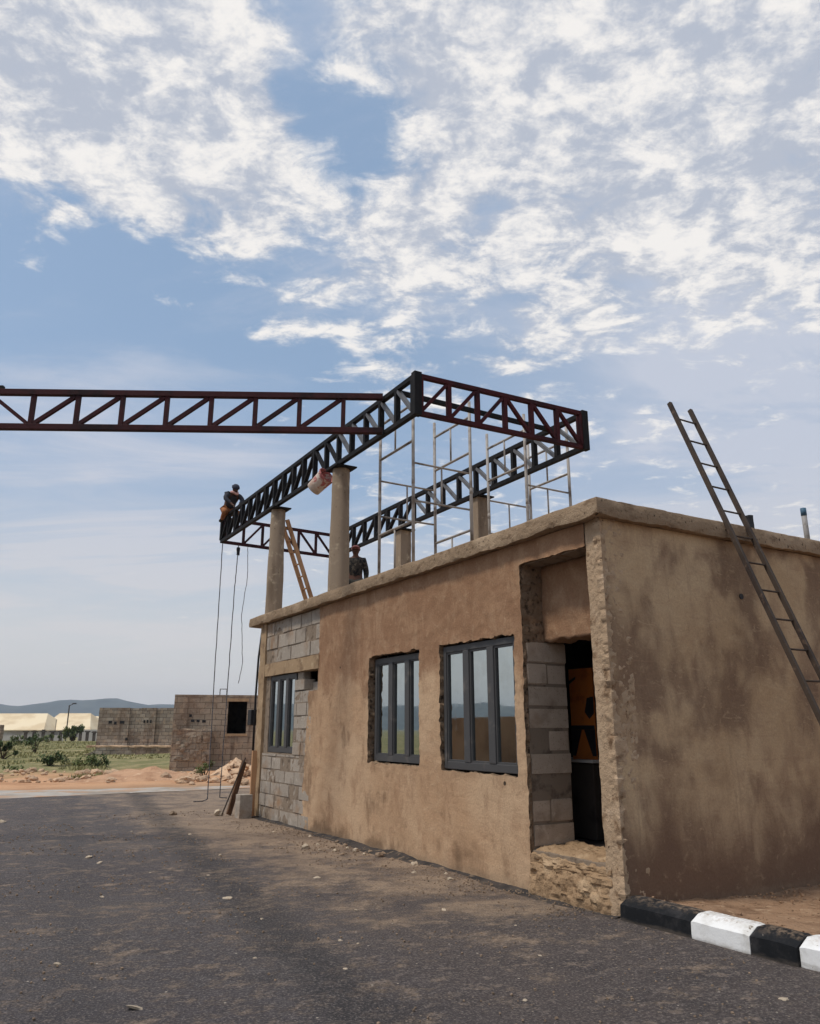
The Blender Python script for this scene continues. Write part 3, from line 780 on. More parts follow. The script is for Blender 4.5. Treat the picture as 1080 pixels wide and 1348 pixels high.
def build_blocks():
    # blocks of the door jamb (course height about .24)
    b = MB(); rr = random.Random(3); z = .42; k = 0
    while z < 2.54:
        h = .232; top = min(z + h, 2.545)
        cuts = [.045, .615] if k % 3 != 1 else [.045, .30 + rr.uniform(-.03, .05), .615]
        for a, c in zip(cuts, cuts[1:]):
            j = rr.uniform(-.008, .01)
            b.b2((a + .006, 1.206 + j, z + .004), (c - .006 + rr.uniform(-.012, .012), 1.40, top - .006))
        z += h + .004; k += 1
    b.build('jamb_blocks', M['block_jamb'], GH, bevel=.011, seg=2)
    m = MB(); m.b2((.05, 1.213, .36), (.605, 1.41, 2.56)); m.build('jamb_mortar', M['mortar'], GH)
    # exposed blockwork left of the plaster
    b = MB(); h = .222
    def row(z, ya, yb, off, top=None, skip=()):
        y = ya - off
        while y < yb - .02:
            a = max(y, ya); c = min(y + .45, yb)
            if c - a > .05:
                j = rr.uniform(-.008, .012)
                b.b2((.003 + j, a + .006, z + .005), (.2, c - .006, (top or z + h) - .006))
            y += .45
    k = 0; z = .0
    while z < 1.16:
        row(z, 6.95, 9.30, .22 * (k % 2), min(z + h, 1.17)); z += h; k += 1
    z = 1.16
    while z < 2.2:
        row(z, 6.95, 7.765, .22 * (k % 2), min(z + h, 2.26)); z += h; k += 1
    row(2.262, 7.30, 7.765, .0, 2.46)
    b.b2((.06, 7.5, 2.461), (.2, 7.765, 2.595)); b.b2((.16, 6.8, 2.22), (.25, 7.31, 2.40))
    b.build('blockwork', M['block'], GH, bevel=.008, seg=2); b = MB()
    z = 2.84; k = 0
    while z < 3.5:
        row(z, 6.66, 9.30, .22 * (k % 2), min(z + .265, 3.635)); z += .265; k += 1
    b.build('blockwork', M['block'], GH, bevel=.008, seg=2)
    b = MB()
    for (ya, yb, za, zb) in ((6.9, 9.305, 0, 1.17), (6.9, 7.76, 1.171, 2.25), (6.66, 9.305, 2.84, 3.635)): b.rough((.013, ya, za), (.034, yb, zb), .06, fn_noise(.006, 9))
    b.build('block_mortar', M['mortar'], GH)
    b = MB(); b.rough((-.012, 6.70, 2.60), (.21, 9.305, 2.835), .06, fn_noise(.008, 3)); b.build('window_lintel', M['lintel'], GH, smooth=False)
    b = MB(); b.rough((-.02, 9.31, -.02), (.24, LEN + .02, HT - .006), .06, fn_noise(.02, 2.5)); b.build('end_post', M['lintel'], GH)
build_blocks()

def build_slab():
    # sweep of an edge profile round the left end, the front and the right side
    O = .12; path = []
    c = .045
    for i in range(int(2.0 / .2) + 1): path.append((Vector((2.0 - i * .2, 10.08, 0)), Vector((0, 1, 0))))
    n = int(10.2 / c)
    pf = [(10.08 - i * (10.08 + .19) / n) for i in range(n + 1)]
    path = [(Vector((2.0, 10.08, 0)), Vector((0, 1, 0)))] + [(Vector((1 - i * .25, 10.08, 0)), Vector((0, 1, 0))) for i in range(4)]
    path += [(Vector((-O, y, 0)), Vector((-1, 1 if i == 0 else (-1 if i == n else 0), 0))) for i, y in enumerate(pf)]
    m = int((DEP + .3 + O) / c)
    path += [(Vector((-O + (i + 1) * (DEP + .3 + O) / m, -.19, 0)), Vector((0, -1, 0))) for i in range(m)]
    prof = [(-.40, 3.652), (-.10, 3.649), (-.02, 3.644), (-.003, 3.649), (0, 3.668), (.003, 3.69), (.003, 3.725), (0, 3.76), (-.003, 3.81), (-.012, 3.826), (-.10, 3.83), (-.55, 3.828)]
    vs = []; k = len(prof)
    for p, nr in path:
        for (o, z) in prof:
            q = p + nr * o
            e = 1 - min(1, abs(o) / .2)
            a = e * ((.009 * mn.fractal(Vector((q.x * 1.3, q.y * 1.3, z * 2)), 1, 2, 3)) - .012 * sm(mn.fractal(Vector((q.x * 6, q.y * 6, z * 7 + 3)), .8, 2, 3), .28, .6) + .005 * mn.noise(Vector((q.x * 19, q.y * 19, z * 19))))
            dz = e * ((.007 + .014 * (z < 3.67)) * mn.fractal(Vector((q.x * 2.3 + 5, q.y * 2.3, z * 2)), .9, 2, 5))
            if z < 3.66: dz += e * .012 * mn.noise(Vector((q.x * 12, q.y * 12, 4)))
            q = q + nr * a; vs.append((q.x, q.y, z + dz))
    b = MB(); b.add(vs, [(i * k + j, (i + 1) * k + j, (i + 1) * k + j + 1, i * k + j + 1) for i in range(len(path) - 1) for j in range(k - 1)])
    b.b2((.2, .12, 3.655), (DEP + .28, 9.75, 3.818))
    sharp(b.build('roof_slab', M['slab'], GH, smooth=True), 33)
build_slab()

def window(y0, y1, z0, z1, x, npane):
    fr = MB(); ow = .065; d = .06
    fr.b2((x, y0, z0), (x + d, y0 + ow, z1)); fr.b2((x, y1 - ow, z0), (x + d, y1, z1))
    fr.b2((x, y0 + ow, z1 - .075), (x + d, y1 - ow, z1)); fr.b2((x, y0 + ow, z0), (x + d, y1 - ow, z0 + .085))
    win = fr.build('window', M['frame'], GH, bevel=.005)
    iw = (y1 - y0 - 2 * ow); mw = .125; pw = (iw - mw * (npane - 1)) / npane
    for i in range(npane):
        a = y0 + ow + i * (pw + mw); c = a + pw
        p = MB(); p.b2((x + .036, a + .022, z0 + .107), (x + .044, c - .022, z1 - .097)); p.build('pane', M['glass'], win)
        s = MB(); bw = .022
        s.b2((x + .012, a + .001, z0 + .0855), (x + .055, a + bw, z1 - .0755)); s.b2((x + .012, c - bw, z0 + .0855), (x + .055, c - .001, z1 - .0755))
        s.b2((x + .013, a + bw, z0 + .0855), (x + .054, c - bw, z0 + .0855 + bw)); s.b2((x + .013, a + bw, z1 - .0755 - bw), (x + .054, c - bw, z1 - .0755))
        s.build('sash', M['frame'], win)
        if i < npane - 1:
            s = MB(); s.b2((x - .006, c, z0 + .0852), (x + .061, c + mw, z1 - .0752)); s.build('mullion', M['frame'], win, bevel=.006)
    return win
window(1.37, 2.885, 1.135, 2.615, .045, 3)
window(3.40, 4.81, 1.165, 2.605, .08, 3)
window(7.79, 9.07, 1.19, 2.585, .045, 3)

# conduit and box on the left end
b = MB(); b.tube([(-.03, 9.70, 1.15), (-.035, 9.70, 2.2), (-.02, 9.69, 3.0), (.02, 9.68, 3.5)], .022, 8); cd = b.build('conduit', M['black'], GH, smooth=True)
b = MB(); b.b2((-.10, 9.73, 1.68), (.06, 9.93, 1.98)); b.build('switch_box', M['black'], cd, bevel=.01)

# ------------------------------------------------------------------ columns on the roof
def column(x, y, w, z1, label, round_=True):
    t_ = thing('concrete_column', (x, y, 3.83), label, 'column', 'concrete columns carrying the roof frame')
    if round_:
        b = MB(); n = 22; m = 40
        for k in range(m + 1):
            z = 3.79 + (z1 - 3.79) * k / m; r = w / 2 * (1 - .17 * k / m)
            r *= 1 + .035 * sm(abs(z - 5.72), .05, 0) + .03 * sm(abs(z - 6.0), .10, .04)
            for i in range(n):
                t = 2 * math.pi * i / n; q = Vector((math.cos(t), math.sin(t), 0))
                rr_ = r * (1 + .05 * math.cos(4 * t)) + .008 * mn.fractal(Vector((q.x * 1.5 + x, q.y * 1.5 + y, z * 1.8)), 1, 2, 4)
                b.v.append((x + q.x * rr_, y + q.y * rr_, z))
        for k in range(m):
            for i in range(n): b.f.append((k * n + i, k * n + (i + 1) % n, (k + 1) * n + (i + 1) % n, (k + 1) * n + i)); b.m.append(0)
        b.f.append(tuple(range(m * n, m * n + n))); b.m.append(0)
        sharp(b.build('shaft', M['column'], t_, smooth=True), 40)
    else:
        b = MB(); b.rough((x - w / 2, y - w / 2, 3.80), (x + w / 2, y + w / 2, z1), .07, lambda p, n: p + n * (.010 * mn.fractal(p * 2.2, 1, 2, 4)) + n * (.014 * sm(abs(p.z - 5.1), .06, .0)))
        sharp(b.build('shaft', M['column'], t_, smooth=True), 40)
    c = MB(); c.b2((x - .2, y - .24, z1 + .005), (x + .2, y + .24, z1 + .03)); c.build('cap_plate', M['steel'], t_)
    return t_
ZB, ZT = 6.18, 6.87
column(.19, 9.52, .35, 6.10, 'concrete column at the far left end of the roof edge, beside the timber ladder')
column(.19, 6.42, .37, 6.10, 'tallest-looking concrete column on the front roof edge, with the stained bucket at its top')
column(3.40, 9.75, .28, 6.10, 'concrete column under the rear truss, seen between the scaffold pipes to the left', False)
column(3.40, 6.65, .29, 6.10, 'concrete column under the rear truss, in the middle of the scaffold', False)

# ------------------------------------------------------------------ steel roof frame
RF = thing('roof_frame', (.15, 3.65, 6.18), 'rectangular steel truss frame, black and dark red, standing on the four roof columns', 'truss frame')
def truss(parent, name, A, B, zb, zt, nb, cw, vw, mch, mv, md, pattern, endposts=True, dw=None, deep=0):
    A = Vector(A); B = Vector(B); d = (B - A).normalized(); up = Vector((0, 0, 1)); dw = dw or vw
    side = d.cross(up)
    c = MB()
    c.bar(A + up * (zb + cw / 2), B + up * (zb + cw / 2), cw, cw); c.bar(A + up * (zt - cw / 2), B + up * (zt - cw / 2), cw, cw)
    t_ = c.build(name, mch, parent, bevel=.004)
    P = [A + (B - A) * (i / nb) for i in range(nb + 1)]
    for i in range(nb + 1):
        if not endposts and i in (0, nb): continue
        w_ = vw * (1.5 if i in (0, nb) else 1)
        m = MB(); m.bar(P[i] + up * (zb + cw), P[i] + up * (zt - cw), max(w_, deep), w_, up=d); m.build('vertical', mv, t_)
    for i in range(nb):
        rising = pattern(i)
        a, b_ = P[i] + d * vw * .6, P[i + 1] - d * vw * .6
        lo, hi = zb + cw + .01, zt - cw - .01
        m = MB(); off = side * .002
        m.bar(a + up * (lo if rising else hi) + off, b_ + up * (hi if rising else lo) + off, dw, max(dw, deep - .01), up=side); m.build('diagonal', md(i) if callable(md) else md, t_)
    return t_
XF, XB, YN, YL = .15, 3.40, 3.72, 13.42
# front side (near-black), built of wide channels
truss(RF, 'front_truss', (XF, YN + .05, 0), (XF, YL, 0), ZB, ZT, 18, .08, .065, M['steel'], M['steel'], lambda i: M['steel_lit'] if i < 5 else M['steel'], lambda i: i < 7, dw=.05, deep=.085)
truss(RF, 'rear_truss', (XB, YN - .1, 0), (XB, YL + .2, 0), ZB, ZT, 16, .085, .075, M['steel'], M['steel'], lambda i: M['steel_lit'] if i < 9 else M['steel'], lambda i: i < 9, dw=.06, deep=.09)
truss(RF, 'side_truss', (XF + .05, YN, 0), (XB - .05, YN - .16, 0), ZB, ZT, 6, .075, .07, M['oxide'], M['oxide'], M['oxide'], lambda i: i < 3, dw=.055)
truss(RF, 'far_side_truss', (XF + .05, YL - .02, 0), (XB - .05, YL + .18, 0), ZB, ZT, 6, .075, .06, M['oxide_dark'], M['oxide_dark'], M['oxide_dark'], lambda i: i < 3, dw=.05)
for (x, y) in ((XF, YN), (XB, YN - .16)):
    b = MB(); b.b2((x - .065, y - .065, ZB - .01), (x + .065, y + .045, ZT + .012)); b.build('corner_post', M['steel'], RF, bevel=.004)
b = MB(); b.b2((XF + .05, 4.36, ZT - .075), (XB - .05, 4.43, ZT - .005)); b.build('cross_beam', M['steel'], RF)

# ------------------------------------------------------------------ truss over the road
GA = Vector((.08, 4.66, 0)); GD = Vector((-5.41, 2.97, 0)).normalized(); GL = 12.1
GT = thing('gate_truss', (GA.x, GA.y, 6.18), 'long dark red steel truss spanning the road and butting into the roof frame', 'truss')
GB = GA + GD * GL
def gate():
    nb = 16
    c = MB(); up = Vector((0, 0, 1)); cw = .095
    c.bar(GA + up * (ZT - cw / 2), GB + up * (ZT - cw / 2), cw, cw); t1 = c.build('top_chord', M['oxide_dark'], GT, bevel=.004)
    c = MB(); c.bar(GA + up * (ZB + cw / 2), GB + up * (ZB + cw / 2), cw, cw); c.build('bottom_chord', M['oxide_dark'], GT, bevel=.004)
    P = [GA + GD * (.64 + .71 * i) for i in range(nb + 1)]
    for i in range(nb + 1):
        m = MB(); m.bar(P[i] + up * (ZB + cw), P[i] + up * (ZT - cw), .068, .068, up=GD); m.build('vertical', M['oxide_dark'], GT)
        if i < nb:
            rise_r = i < 7
            a, b_ = P[i] + GD * .05, P[i + 1] - GD * .05
            m = MB(); lo, hi = ZB + cw + .012, ZT - cw - .012
            m.bar(a + up * (hi if rise_r else lo), b_ + up * (lo if rise_r else hi), .06, .06, up=GD.cross(up)); m.build('diagonal', M['oxide_dark'], GT)
    m = MB(); e = GA + GD * 6.56
    m.bar(e + up * (ZT + .004), e + up * (ZT + .06), .07, .9, up=GD); m.build('splice_plate', M['steel'], GT)
gate()

# ------------------------------------------------------------------ scaffold on the roof
SY0, SY1 = 4.57, 5.70
def scaffold():
    group = 'scaffold frames standing on the roof'
    def frame(x, top, label):
        t_ = thing('scaffold', (x, (SY0 + SY1) / 2, 3.83), label, 'scaffold', group)
        for y in (SY0, SY1):
            b = MB(); b.tube([(x, y, 3.832), (x, y, 5.45), (x, y, top)], .027, 8); b.build('post', M['galv'], t_, smooth=True)
            b = MB(); b.b2((x - .07, y - .07, 3.829), (x + .07, y + .07, 3.838)); b.build('foot_plate', M['galv'], t_)
            b = MB(); b.tube([(x, y, 5.40), (x, y, 5.50)], .029, 8); b.build('coupler', M['galv'], t_, smooth=True)
        for z in (4.06, 4.78, 6.14, 6.79):
            b = MB(); b.tube([(x, SY0 + .02, z), (x, SY1 - .02, z)], .023, 8); b.build('rail', M['galv'], t_, smooth=True)
        ym = (SY0 + SY1) / 2 + .03
        for za, zb in ((4.06, 4.78), (6.14, 6.79)):
            b = MB(); b.tube([(x, ym, za), (x, ym, zb)], .0165, 8); b.build('strut', M['galv'], t_, smooth=True)
    frame(.6, 6.86, 'tall pipe scaffold frame nearest the front roof edge, left of the others')
    frame(1.73, 7.08, 'pipe scaffold frame second from the roof edge, its top rail left of the middle column')
    frame(2.93, 7.10, 'pipe scaffold frame rising just right of the middle column')
    frame(3.94, 7.10, 'pipe scaffold frame furthest to the right, above the doorway end of the roof')
    def brace(xa, xb, y, label):
        t_ = thing('pipe_brace', ((xa + xb) / 2, y, 5.12), label, 'scaffold brace', 'brace panels joining the scaffold frames')
        for z in (5.13, 5.77):
            b = MB(); b.tube([(xa + .02, y + .03, z), (xb - .02, y + .03, z)], .018, 8); b.build('rail', M['galv'], t_, smooth=True)
        xm = (xa + xb) / 2; b = MB(); b.tube([(xm, y + .03, 5.13), (xm, y + .03, 5.77)], .0155, 8); b.build('strut', M['galv'], t_, smooth=True)
    brace(.6, 1.73, SY1, 'two-rail pipe brace at the far side of the left scaffold bay')
    brace(.6, 1.73, SY0, 'two-rail pipe brace at the near side of the left scaffold bay')
    brace(2.93, 3.94, SY1, 'two-rail pipe brace at the far side of the right scaffold bay')
    brace(2.93, 3.94, SY0, 'two-rail pipe brace at the near side of the right scaffold bay')
scaffold()

# ------------------------------------------------------------------ ladders
def ladder(name, A, B, side, gap, rail_w, rail_h, nr, r0, r1, rung_r, mat, label):
    """A foot, B top: centre line; side: unit vector across"""
    A = Vector(A); B = Vector(B); side = Vector(side)
    t_ = thing(name, tuple(A), label, 'ladder')
    for s in (-1, 1):
        b = MB(); b.bar(A + side * s * gap / 2, B + side * s * gap / 2 + (B - A).normalized() * (.0 if s < 0 else -.02), rail_w, rail_h, up=side); b.build('rail', mat, t_, bevel=.003)
    for i in range(nr):
        u = r0 + (r1 - r0) * i / (nr - 1); p = A + (B - A) * u
        b = MB(); b.tube([p - side * (gap / 2 - .01), p + side * (gap / 2 - .01)], rung_r, 8); b.build('rung', mat, t_, smooth=True)
    return t_
# steel ladder against the right side: slab edge at z 3.83, foot out on the earth strip
LA = Vector((2.0, -1.53, .2)); LB = Vector((2.0, .41, 5.49))
ladder('steel_ladder', LA, LB, (1, 0, 0), .36, .05, .045, 16, .05, .955, .011, M['rust'], 'rusty brown steel ladder leaning on the roof edge of the right wall')
ladder('timber_ladder', (1.22, 9.72, 3.835), (.40, 9.68, 5.93), (0, 1, 0), .30, .085, .045, 8, .08, .93, .018, M['wood'], 'pale timber ladder standing on the roof between the two front columns')

# ------------------------------------------------------------------ small things on the roof
b = MB(); b.tube([(4.2, .35, 3.82), (4.2, .35, 4.46)], .034, 12); po = b.build('vent_pipe', [generic('grey_pipe', lin(150, 146, 142), [(lin(120, 112, 104), 9, .5, .7, U, 4)], .6)], thing('roof_pipe', (4.2, .35, 3.82), 'short upright grey pipe with blue taped top on the right roof edge', 'pipe'), smooth=True)
b = MB(); b.tube([(4.2, .35, 4.36), (4.2, .35, 4.465)], .037, 12); b.build('blue_tape', M['blue_paint'], po.parent, smooth=True)
b = MB(); b.rough((2.92, .28, 3.82), (3.0, .36, 4.18), .04, fn_noise(.01, 9)); setp(b.build('post_stub', M['black'], origin=(2.96, .32, 3.82)), 'short dark stub standing on the roof edge behind the steel ladder', 'stub')

# paint bucket slung under the truss beside the column
def bucket():
    t_ = thing('paint_bucket', (-.02, 6.86, 5.96), 'white bucket with red paint stains slung under the black truss beside a column', 'bucket')
    b = MB(); n = 20; prof = [(0, -.20), (.125, -.20), (.138, -.195), (.145, -.06), (.155, .08), (.165, .17), (.176, .175), (.176, .195), (.166, .197), (.15, .17), (.135, -.15), (0, -.16)]
    for i in range(n):
        for (r, z) in prof: b.v.append((r * math.cos(2 * math.pi * i / n), r * math.sin(2 * math.pi * i / n), z))
    k = len(prof)
    for i in range(n):
        i2 = (i + 1) % n
        for j in range(k - 1): b.f.append((i * k + j, i2 * k + j, i2 * k + j + 1, i * k + j + 1)); b.m.append(0)
    me = b.build('bucket_body', M['bucket'], None, smooth=True); me.parent = t_
    h = MB(); h.tube([(.176 * math.cos(a), .0, .18 + .17 * math.sin(a)) for a in [math.pi * i / 12 for i in range(13)]], .005, 6); hh = h.build('handle', M['steel']); hh.parent = t_
    t_.rotation_euler = (R(58), R(-6), R(28))
bucket()

# ropes
def rope(pts, r, label, tail=None):
    b = MB(); P = []
    for (a, c) in zip(pts, pts[1:]):
        for i in range(10):
            u = i / 10; P.append(Vector(a).lerp(Vector(c), u) + Vector((.012 * mn.noise(Vector((i * .7, a[2], 1))), .012 * mn.noise(Vector((i * .7, a[2], 5))), 0)))
    P.append(Vector(pts[-1])); b.tube(P, r, 6)
    o = b.build('rope', M['rope'], origin=pts[0]); setp(o, label, 'rope', 'ropes hanging from the far corner of the roof frame')
    return b
rope([(.17, 13.38, 6.18), (.15, 13.25, 3.0), (.14, 13.1, .05), (.0, 12.98, .02), (-.22, 12.95, .02)], 0.0115, 'leftmost hanging grey rope, its end lying on the asphalt')
rope([(.61, 13.44, 6.18), (.58, 13.46, 5.0), (.56, 13.45, 3.0), (.55, 13.5, .04), (.75, 13.56, .02)], 0.0115, 'middle hanging grey rope reaching down to the road')
rope([(.86, 13.45, 6.18), (.92, 13.5, 5.4), (.80, 13.45, 4.4), (.92, 13.5, 3.2), (.84, 13.5, 2.7)], .008, 'thin wavy rope on the right ending above the far building')
b = MB(); b.rough((.575, 13.42, 5.93), (.645, 13.48, 6.12), .03, fn_noise(.02, 6)); setp(b.build('pulley_block', M['black'], origin=(.6, 13.45, 6.0)), 'small dark pulley block at the top of the middle rope', 'pulley')

# ------------------------------------------------------------------ people
def skin_mesh(name, joints, edges, mat, parent, root, lvl=1):
    me = bpy.data.meshes.new(name); names = list(joints)
    me.from_pydata([joints[k][0] for k in names], [(names.index(a), names.index(c)) for a, c in edges], [])
    o = bpy.data.objects.new(name, me); COL.objects.link(o)
    md = o.modifiers.new('skin', 'SKIN'); md.use_smooth_shade = True
    for i, k in enumerate(names):
        r = joints[k][1]; r = r if isinstance(r, tuple) else (r, r)
        me.skin_vertices[0].data[i].radius = r; me.skin_vertices[0].data[i].use_root = (k == root)
    sb = o.modifiers.new('sub', 'SUBSURF'); sb.levels = lvl; sb.render_levels = lvl
    dg = bpy.context.evaluated_depsgraph_get(); dg.update()
    nm = bpy.data.meshes.new_from_object(o.evaluated_get(dg)); nm.name = name
    o.modifiers.clear(); o.data = nm; nm.materials.clear(); nm.materials.append(mat)
    if parent: o.parent = parent
    return o

def ball(mb, c, r, sc=(1, 1, 1), n=10, cut=None):
    c = Vector(c); vs = []; m = n // 2 + 1
    for i in range(m + 1):
        a = math.pi * i / m
        if cut is not None: a *= cut
        for j in range(n):
            t_ = 2 * math.pi * j / n
            vs.append(c + Vector((r * sc[0] * math.sin(a) * math.cos(t_), r * sc[1] * math.sin(a) * math.sin(t_), r * sc[2] * math.cos(a))))
    mb.add(vs, [(i * n + j, i * n + (j + 1) % n, (i + 1) * n + (j + 1) % n, (i + 1) * n + j) for i in range(m) for j in range(n)])

def fingers(J, E, side, wr, palm_dir, across):
    """palm and five bent fingers growing from a wrist"""
    w_ = Vector(J[wr][0]); pd = Vector(palm_dir).normalized(); ac = Vector(across).normalized(); cu = pd.cross(ac).normalized() * side
    J[wr + 'p'] = (tuple(w_ + pd * .06), (.036, .016)); E.append((wr, wr + 'p'))
    for i, (o, L) in enumerate(((-.03, .065), (-.01, .075), (.01, .07), (.029, .055))):
        a = w_ + pd * .10 + ac * o; m = a + pd * L * .5 + cu * .006; e = m + pd * L * .42 + cu * .022
        for s_, p in (('a', a), ('b', m), ('c', e)): J[f'{wr}{i}{s_}'] = (tuple(p), .0085 if s_ != 'c' else .007)
        E += [(wr + 'p', f'{wr}{i}a'), (f'{wr}{i}a', f'{wr}{i}b'), (f'{wr}{i}b', f'{wr}{i}c')]
    a = w_ + pd * .045 - ac * .042; e = a + pd * .04 - ac * .018 + cu * .012
    J[wr + 'ta'] = (tuple(a), .011); J[wr + 'tb'] = (tuple(e), .009); E += [(wr + 'p', wr + 'ta'), (wr + 'ta', wr + 'tb')]

def person(loc, rz, J, label, mats, hat, extras=None, palm=((0, .2, -1), (0, .2, -1))):
    t_ = thing('person', loc, label, 'person', rz=rz)
    E = [('pelvis', 'spine'), ('spine', 'chest'), ('chest', 'neck'), ('neck', 'jaw'), ('jaw', 'head'), ('head', 'crown')]
    for s in 'lr':
        E += [('chest', 'sh' + s), ('sh' + s, 'el' + s), ('el' + s, 'wr' + s), ('pelvis', 'hip' + s), ('hip' + s, 'kn' + s), ('kn' + s, 'an' + s), ('an' + s, 'toe' + s)]
    B = dict(J); BE = list(E)
    for k, s in ((0, 'l'), (1, 'r')): fingers(B, BE, -1 if s == 'l' else 1, 'wr' + s, palm[k], (0, 1, 0))
    hd = Vector(J['head'][0]); up = (Vector(J['crown'][0]) - Vector(J['jaw'][0])).normalized()
    fw = Vector(J['face'][0]) if 'face' in J else Vector((0, 1, 0)); fw = (fw - up * fw.dot(up)).normalized(); rt = fw.cross(up)
    B.pop('face', None)
    B['nose'] = (tuple(hd + fw * .098 - up * .012), .014); BE.append(('head', 'nose'))
    for s, n in ((1, 'earr'), (-1, 'earl')): B[n] = (tuple(hd + rt * s * .085 - up * .01), (.02, .012)); BE.append(('head', n))
    body = skin_mesh('body', B, BE, mats['skin'], t_, 'pelvis')
    # eyes and mouth belong to the face
    for s in (-1, 1):
        m = MB(); ball(m, hd + fw * .078 + rt * s * .033 + up * .012, .012); m.build('eye', mats['eye'], None, smooth=True).parent = t_
    m = MB(); m.box(hd + fw * .08 - up * .055, (.045, .012, .008), Matrix((rt, fw, up)).transposed()); m.build('mouth', mats['eye'], None).parent = t_
    grow = lambda k, g: (J[k][0], tuple(q + g for q in J[k][1]) if isinstance(J[k][1], tuple) else J[k][1] + g)
    JJ = {k: grow(k, .022) for k in ('pelvis', 'spine', 'chest', 'shl', 'shr', 'ell', 'elr')}
    for s in 'lr':
        a, c = Vector(J['el' + s][0]), Vector(J['wr' + s][0]); JJ['cf' + s] = (tuple(a.lerp(c, .88)), .042)
    nk = Vector(J['chest'][0]).lerp(Vector(J['neck'][0]), .62); JJ['col'] = (tuple(nk), .075)
    skin_mesh('jacket', JJ, [('pelvis', 'spine'), ('spine', 'chest'), ('chest', 'col')] + [q for s in 'lr' for q in (('chest', 'sh' + s), ('sh' + s, 'el' + s), ('el' + s, 'cf' + s))], mats['jacket'], t_, 'pelvis')
    JJ = {'pelvis': grow('pelvis', .012)}
    for s in 'lr':
        for k in ('hip', 'kn'): JJ[k + s] = grow(k + s, .018)
        a, c = Vector(J['kn' + s][0]), Vector(J['an' + s][0]); JJ['hem' + s] = (tuple(a.lerp(c, .92)), .056)
    skin_mesh('trousers', JJ, [q for s in 'lr' for q in (('pelvis', 'hip' + s), ('hip' + s, 'kn' + s), ('kn' + s, 'hem' + s))], mats['trousers'], t_, 'pelvis')
    for s in 'lr':
        a, c = Vector(J['an' + s][0]), Vector(J['toe' + s][0])
        sh = (Vector(J['kn' + s][0]) - a).normalized()
        skin_mesh('boot', {'a': (tuple(a + sh * .09), .052), 'b': (tuple(a), .055), 'c': (tuple(a.lerp(c, .55)), .05), 'd': (tuple(c + (c - a) * .12), .04)}, [('a', 'b'), ('b', 'c'), ('c', 'd')], mats['boot'], t_, 'b')
    m = MB(); mt = Matrix((rt, fw, up)).transposed()
    mm = MB(); ball(mm, (0, 0, 0), .105, (1, 1.12, .95), 16, .56)
    m.add([mt @ Vector(p) + hd + up * .028 for p in mm.v], mm.f)
    bd = -1 if hat == 'back' else 1
    br = [Vector((.085 * math.cos(a), bd * (.085 + .10 * math.sin(a)), .005 + dz)) for dz in (.0, .012) for a in [math.pi * i / 8 for i in range(9)]]
    m.add([mt @ p + hd + up * .03 for p in br], [tuple(range(9)), tuple(range(17, 8, -1))] + [(i, i + 9, i + 10, i + 1) for i in range(8)])
    m.build('cap', mats['cap'], None, smooth=False).parent = t_
    if extras: extras(t_, hd, fw, rt, up)
    return t_

stand = {'pelvis': ((0, 0, .95), (.15, .11)), 'spine': ((0, -.01, 1.14), (.15, .105)), 'chest': ((0, -.01, 1.33), (.185, .12)), 'neck': ((0, .0, 1.49), .055), 'jaw': ((0, .02, 1.55), (.062, .07)), 'head': ((0, .025, 1.615), (.078, .09)), 'crown': ((0, .01, 1.685), (.06, .07)),
         'shl': ((-.185, -.01, 1.405), .062), 'ell': ((-.245, -.03, 1.12), .046), 'wrl': ((-.235, .07, .88), .03), 'shr': ((.185, -.01, 1.405), .062), 'elr': ((.245, -.03, 1.12), .046), 'wrr': ((.235, .07, .88), .03),
         'hipl': ((-.095, 0, .88), .095), 'knl': ((-.11, .02, .48), .058), 'anl': ((-.115, -.02, .10), .042), 'toel': ((-.13, .12, .045), .038), 'hipr': ((.095, 0, .88), .095), 'knr': ((.11, .03, .48), .058), 'anr': ((.115, -.01, .10), .042), 'toer': ((.13, .13, .045), .038)}
person((2.08, 9.58, 3.832), R(150), stand, 'man in a camouflage jacket and reddish cap standing on the roof between the columns', dict(skin=M['skin'], eye=M['eye'], jacket=M['camo'], trousers=M['olive'], boot=M['boot'], cap=M['cap_pink']), 'front')
# man sitting astride the top chord, bent forward over his work; local +Y = along the chord towards the road corner
sit = {'pelvis': ((0, 0, .10), (.15, .12)), 'spine': ((0, .13, .25), (.13, .10)), 'chest': ((.0, .31, .38), (.16, .115)), 'neck': ((.0, .43, .50), .053), 'jaw': ((.0, .48, .525), (.06, .068)), 'head': ((.0, .52, .565), (.076, .088)), 'crown': ((.0, .55, .635), (.058, .068)), 'face': ((0, .8, -.6), 0),
       'shl': ((-.17, .36, .42), .058), 'ell': ((-.24, .46, .28), .046), 'wrl': ((-.10, .62, .10), .03), 'shr': ((.17, .36, .42), .058), 'elr': ((.25, .46, .27), .046), 'wrr': ((.10, .60, .10), .03),
       'hipl': ((-.11, .0, .06), .095), 'knl': ((-.20, .36, -.06), .06), 'anl': ((-.17, -.02, -.22), .042), 'toel': ((-.17, -.16, -.20), .038), 'hipr': ((.11, .0, .06), .095), 'knr': ((.20, .36, -.06), .06), 'anr': ((.17, -.02, -.22), .042), 'toer': ((.17, -.16, -.20), .038)}
def scarf(t_, hd, fw, rt, up):
    m = MB(); mt = Matrix((rt, fw, up)).transposed(); P = []
    for i in range(13):
        a = 2 * math.pi * i / 12; P.append(mt @ Vector((.085 * math.cos(a), .09 * math.sin(a) - .02, -.115 + .02 * math.sin(a * 2))) + hd)
    m.tube(P, .036, 8); m.build('neck_cloth', M['pink_cloth'], None, smooth=True).parent = t_
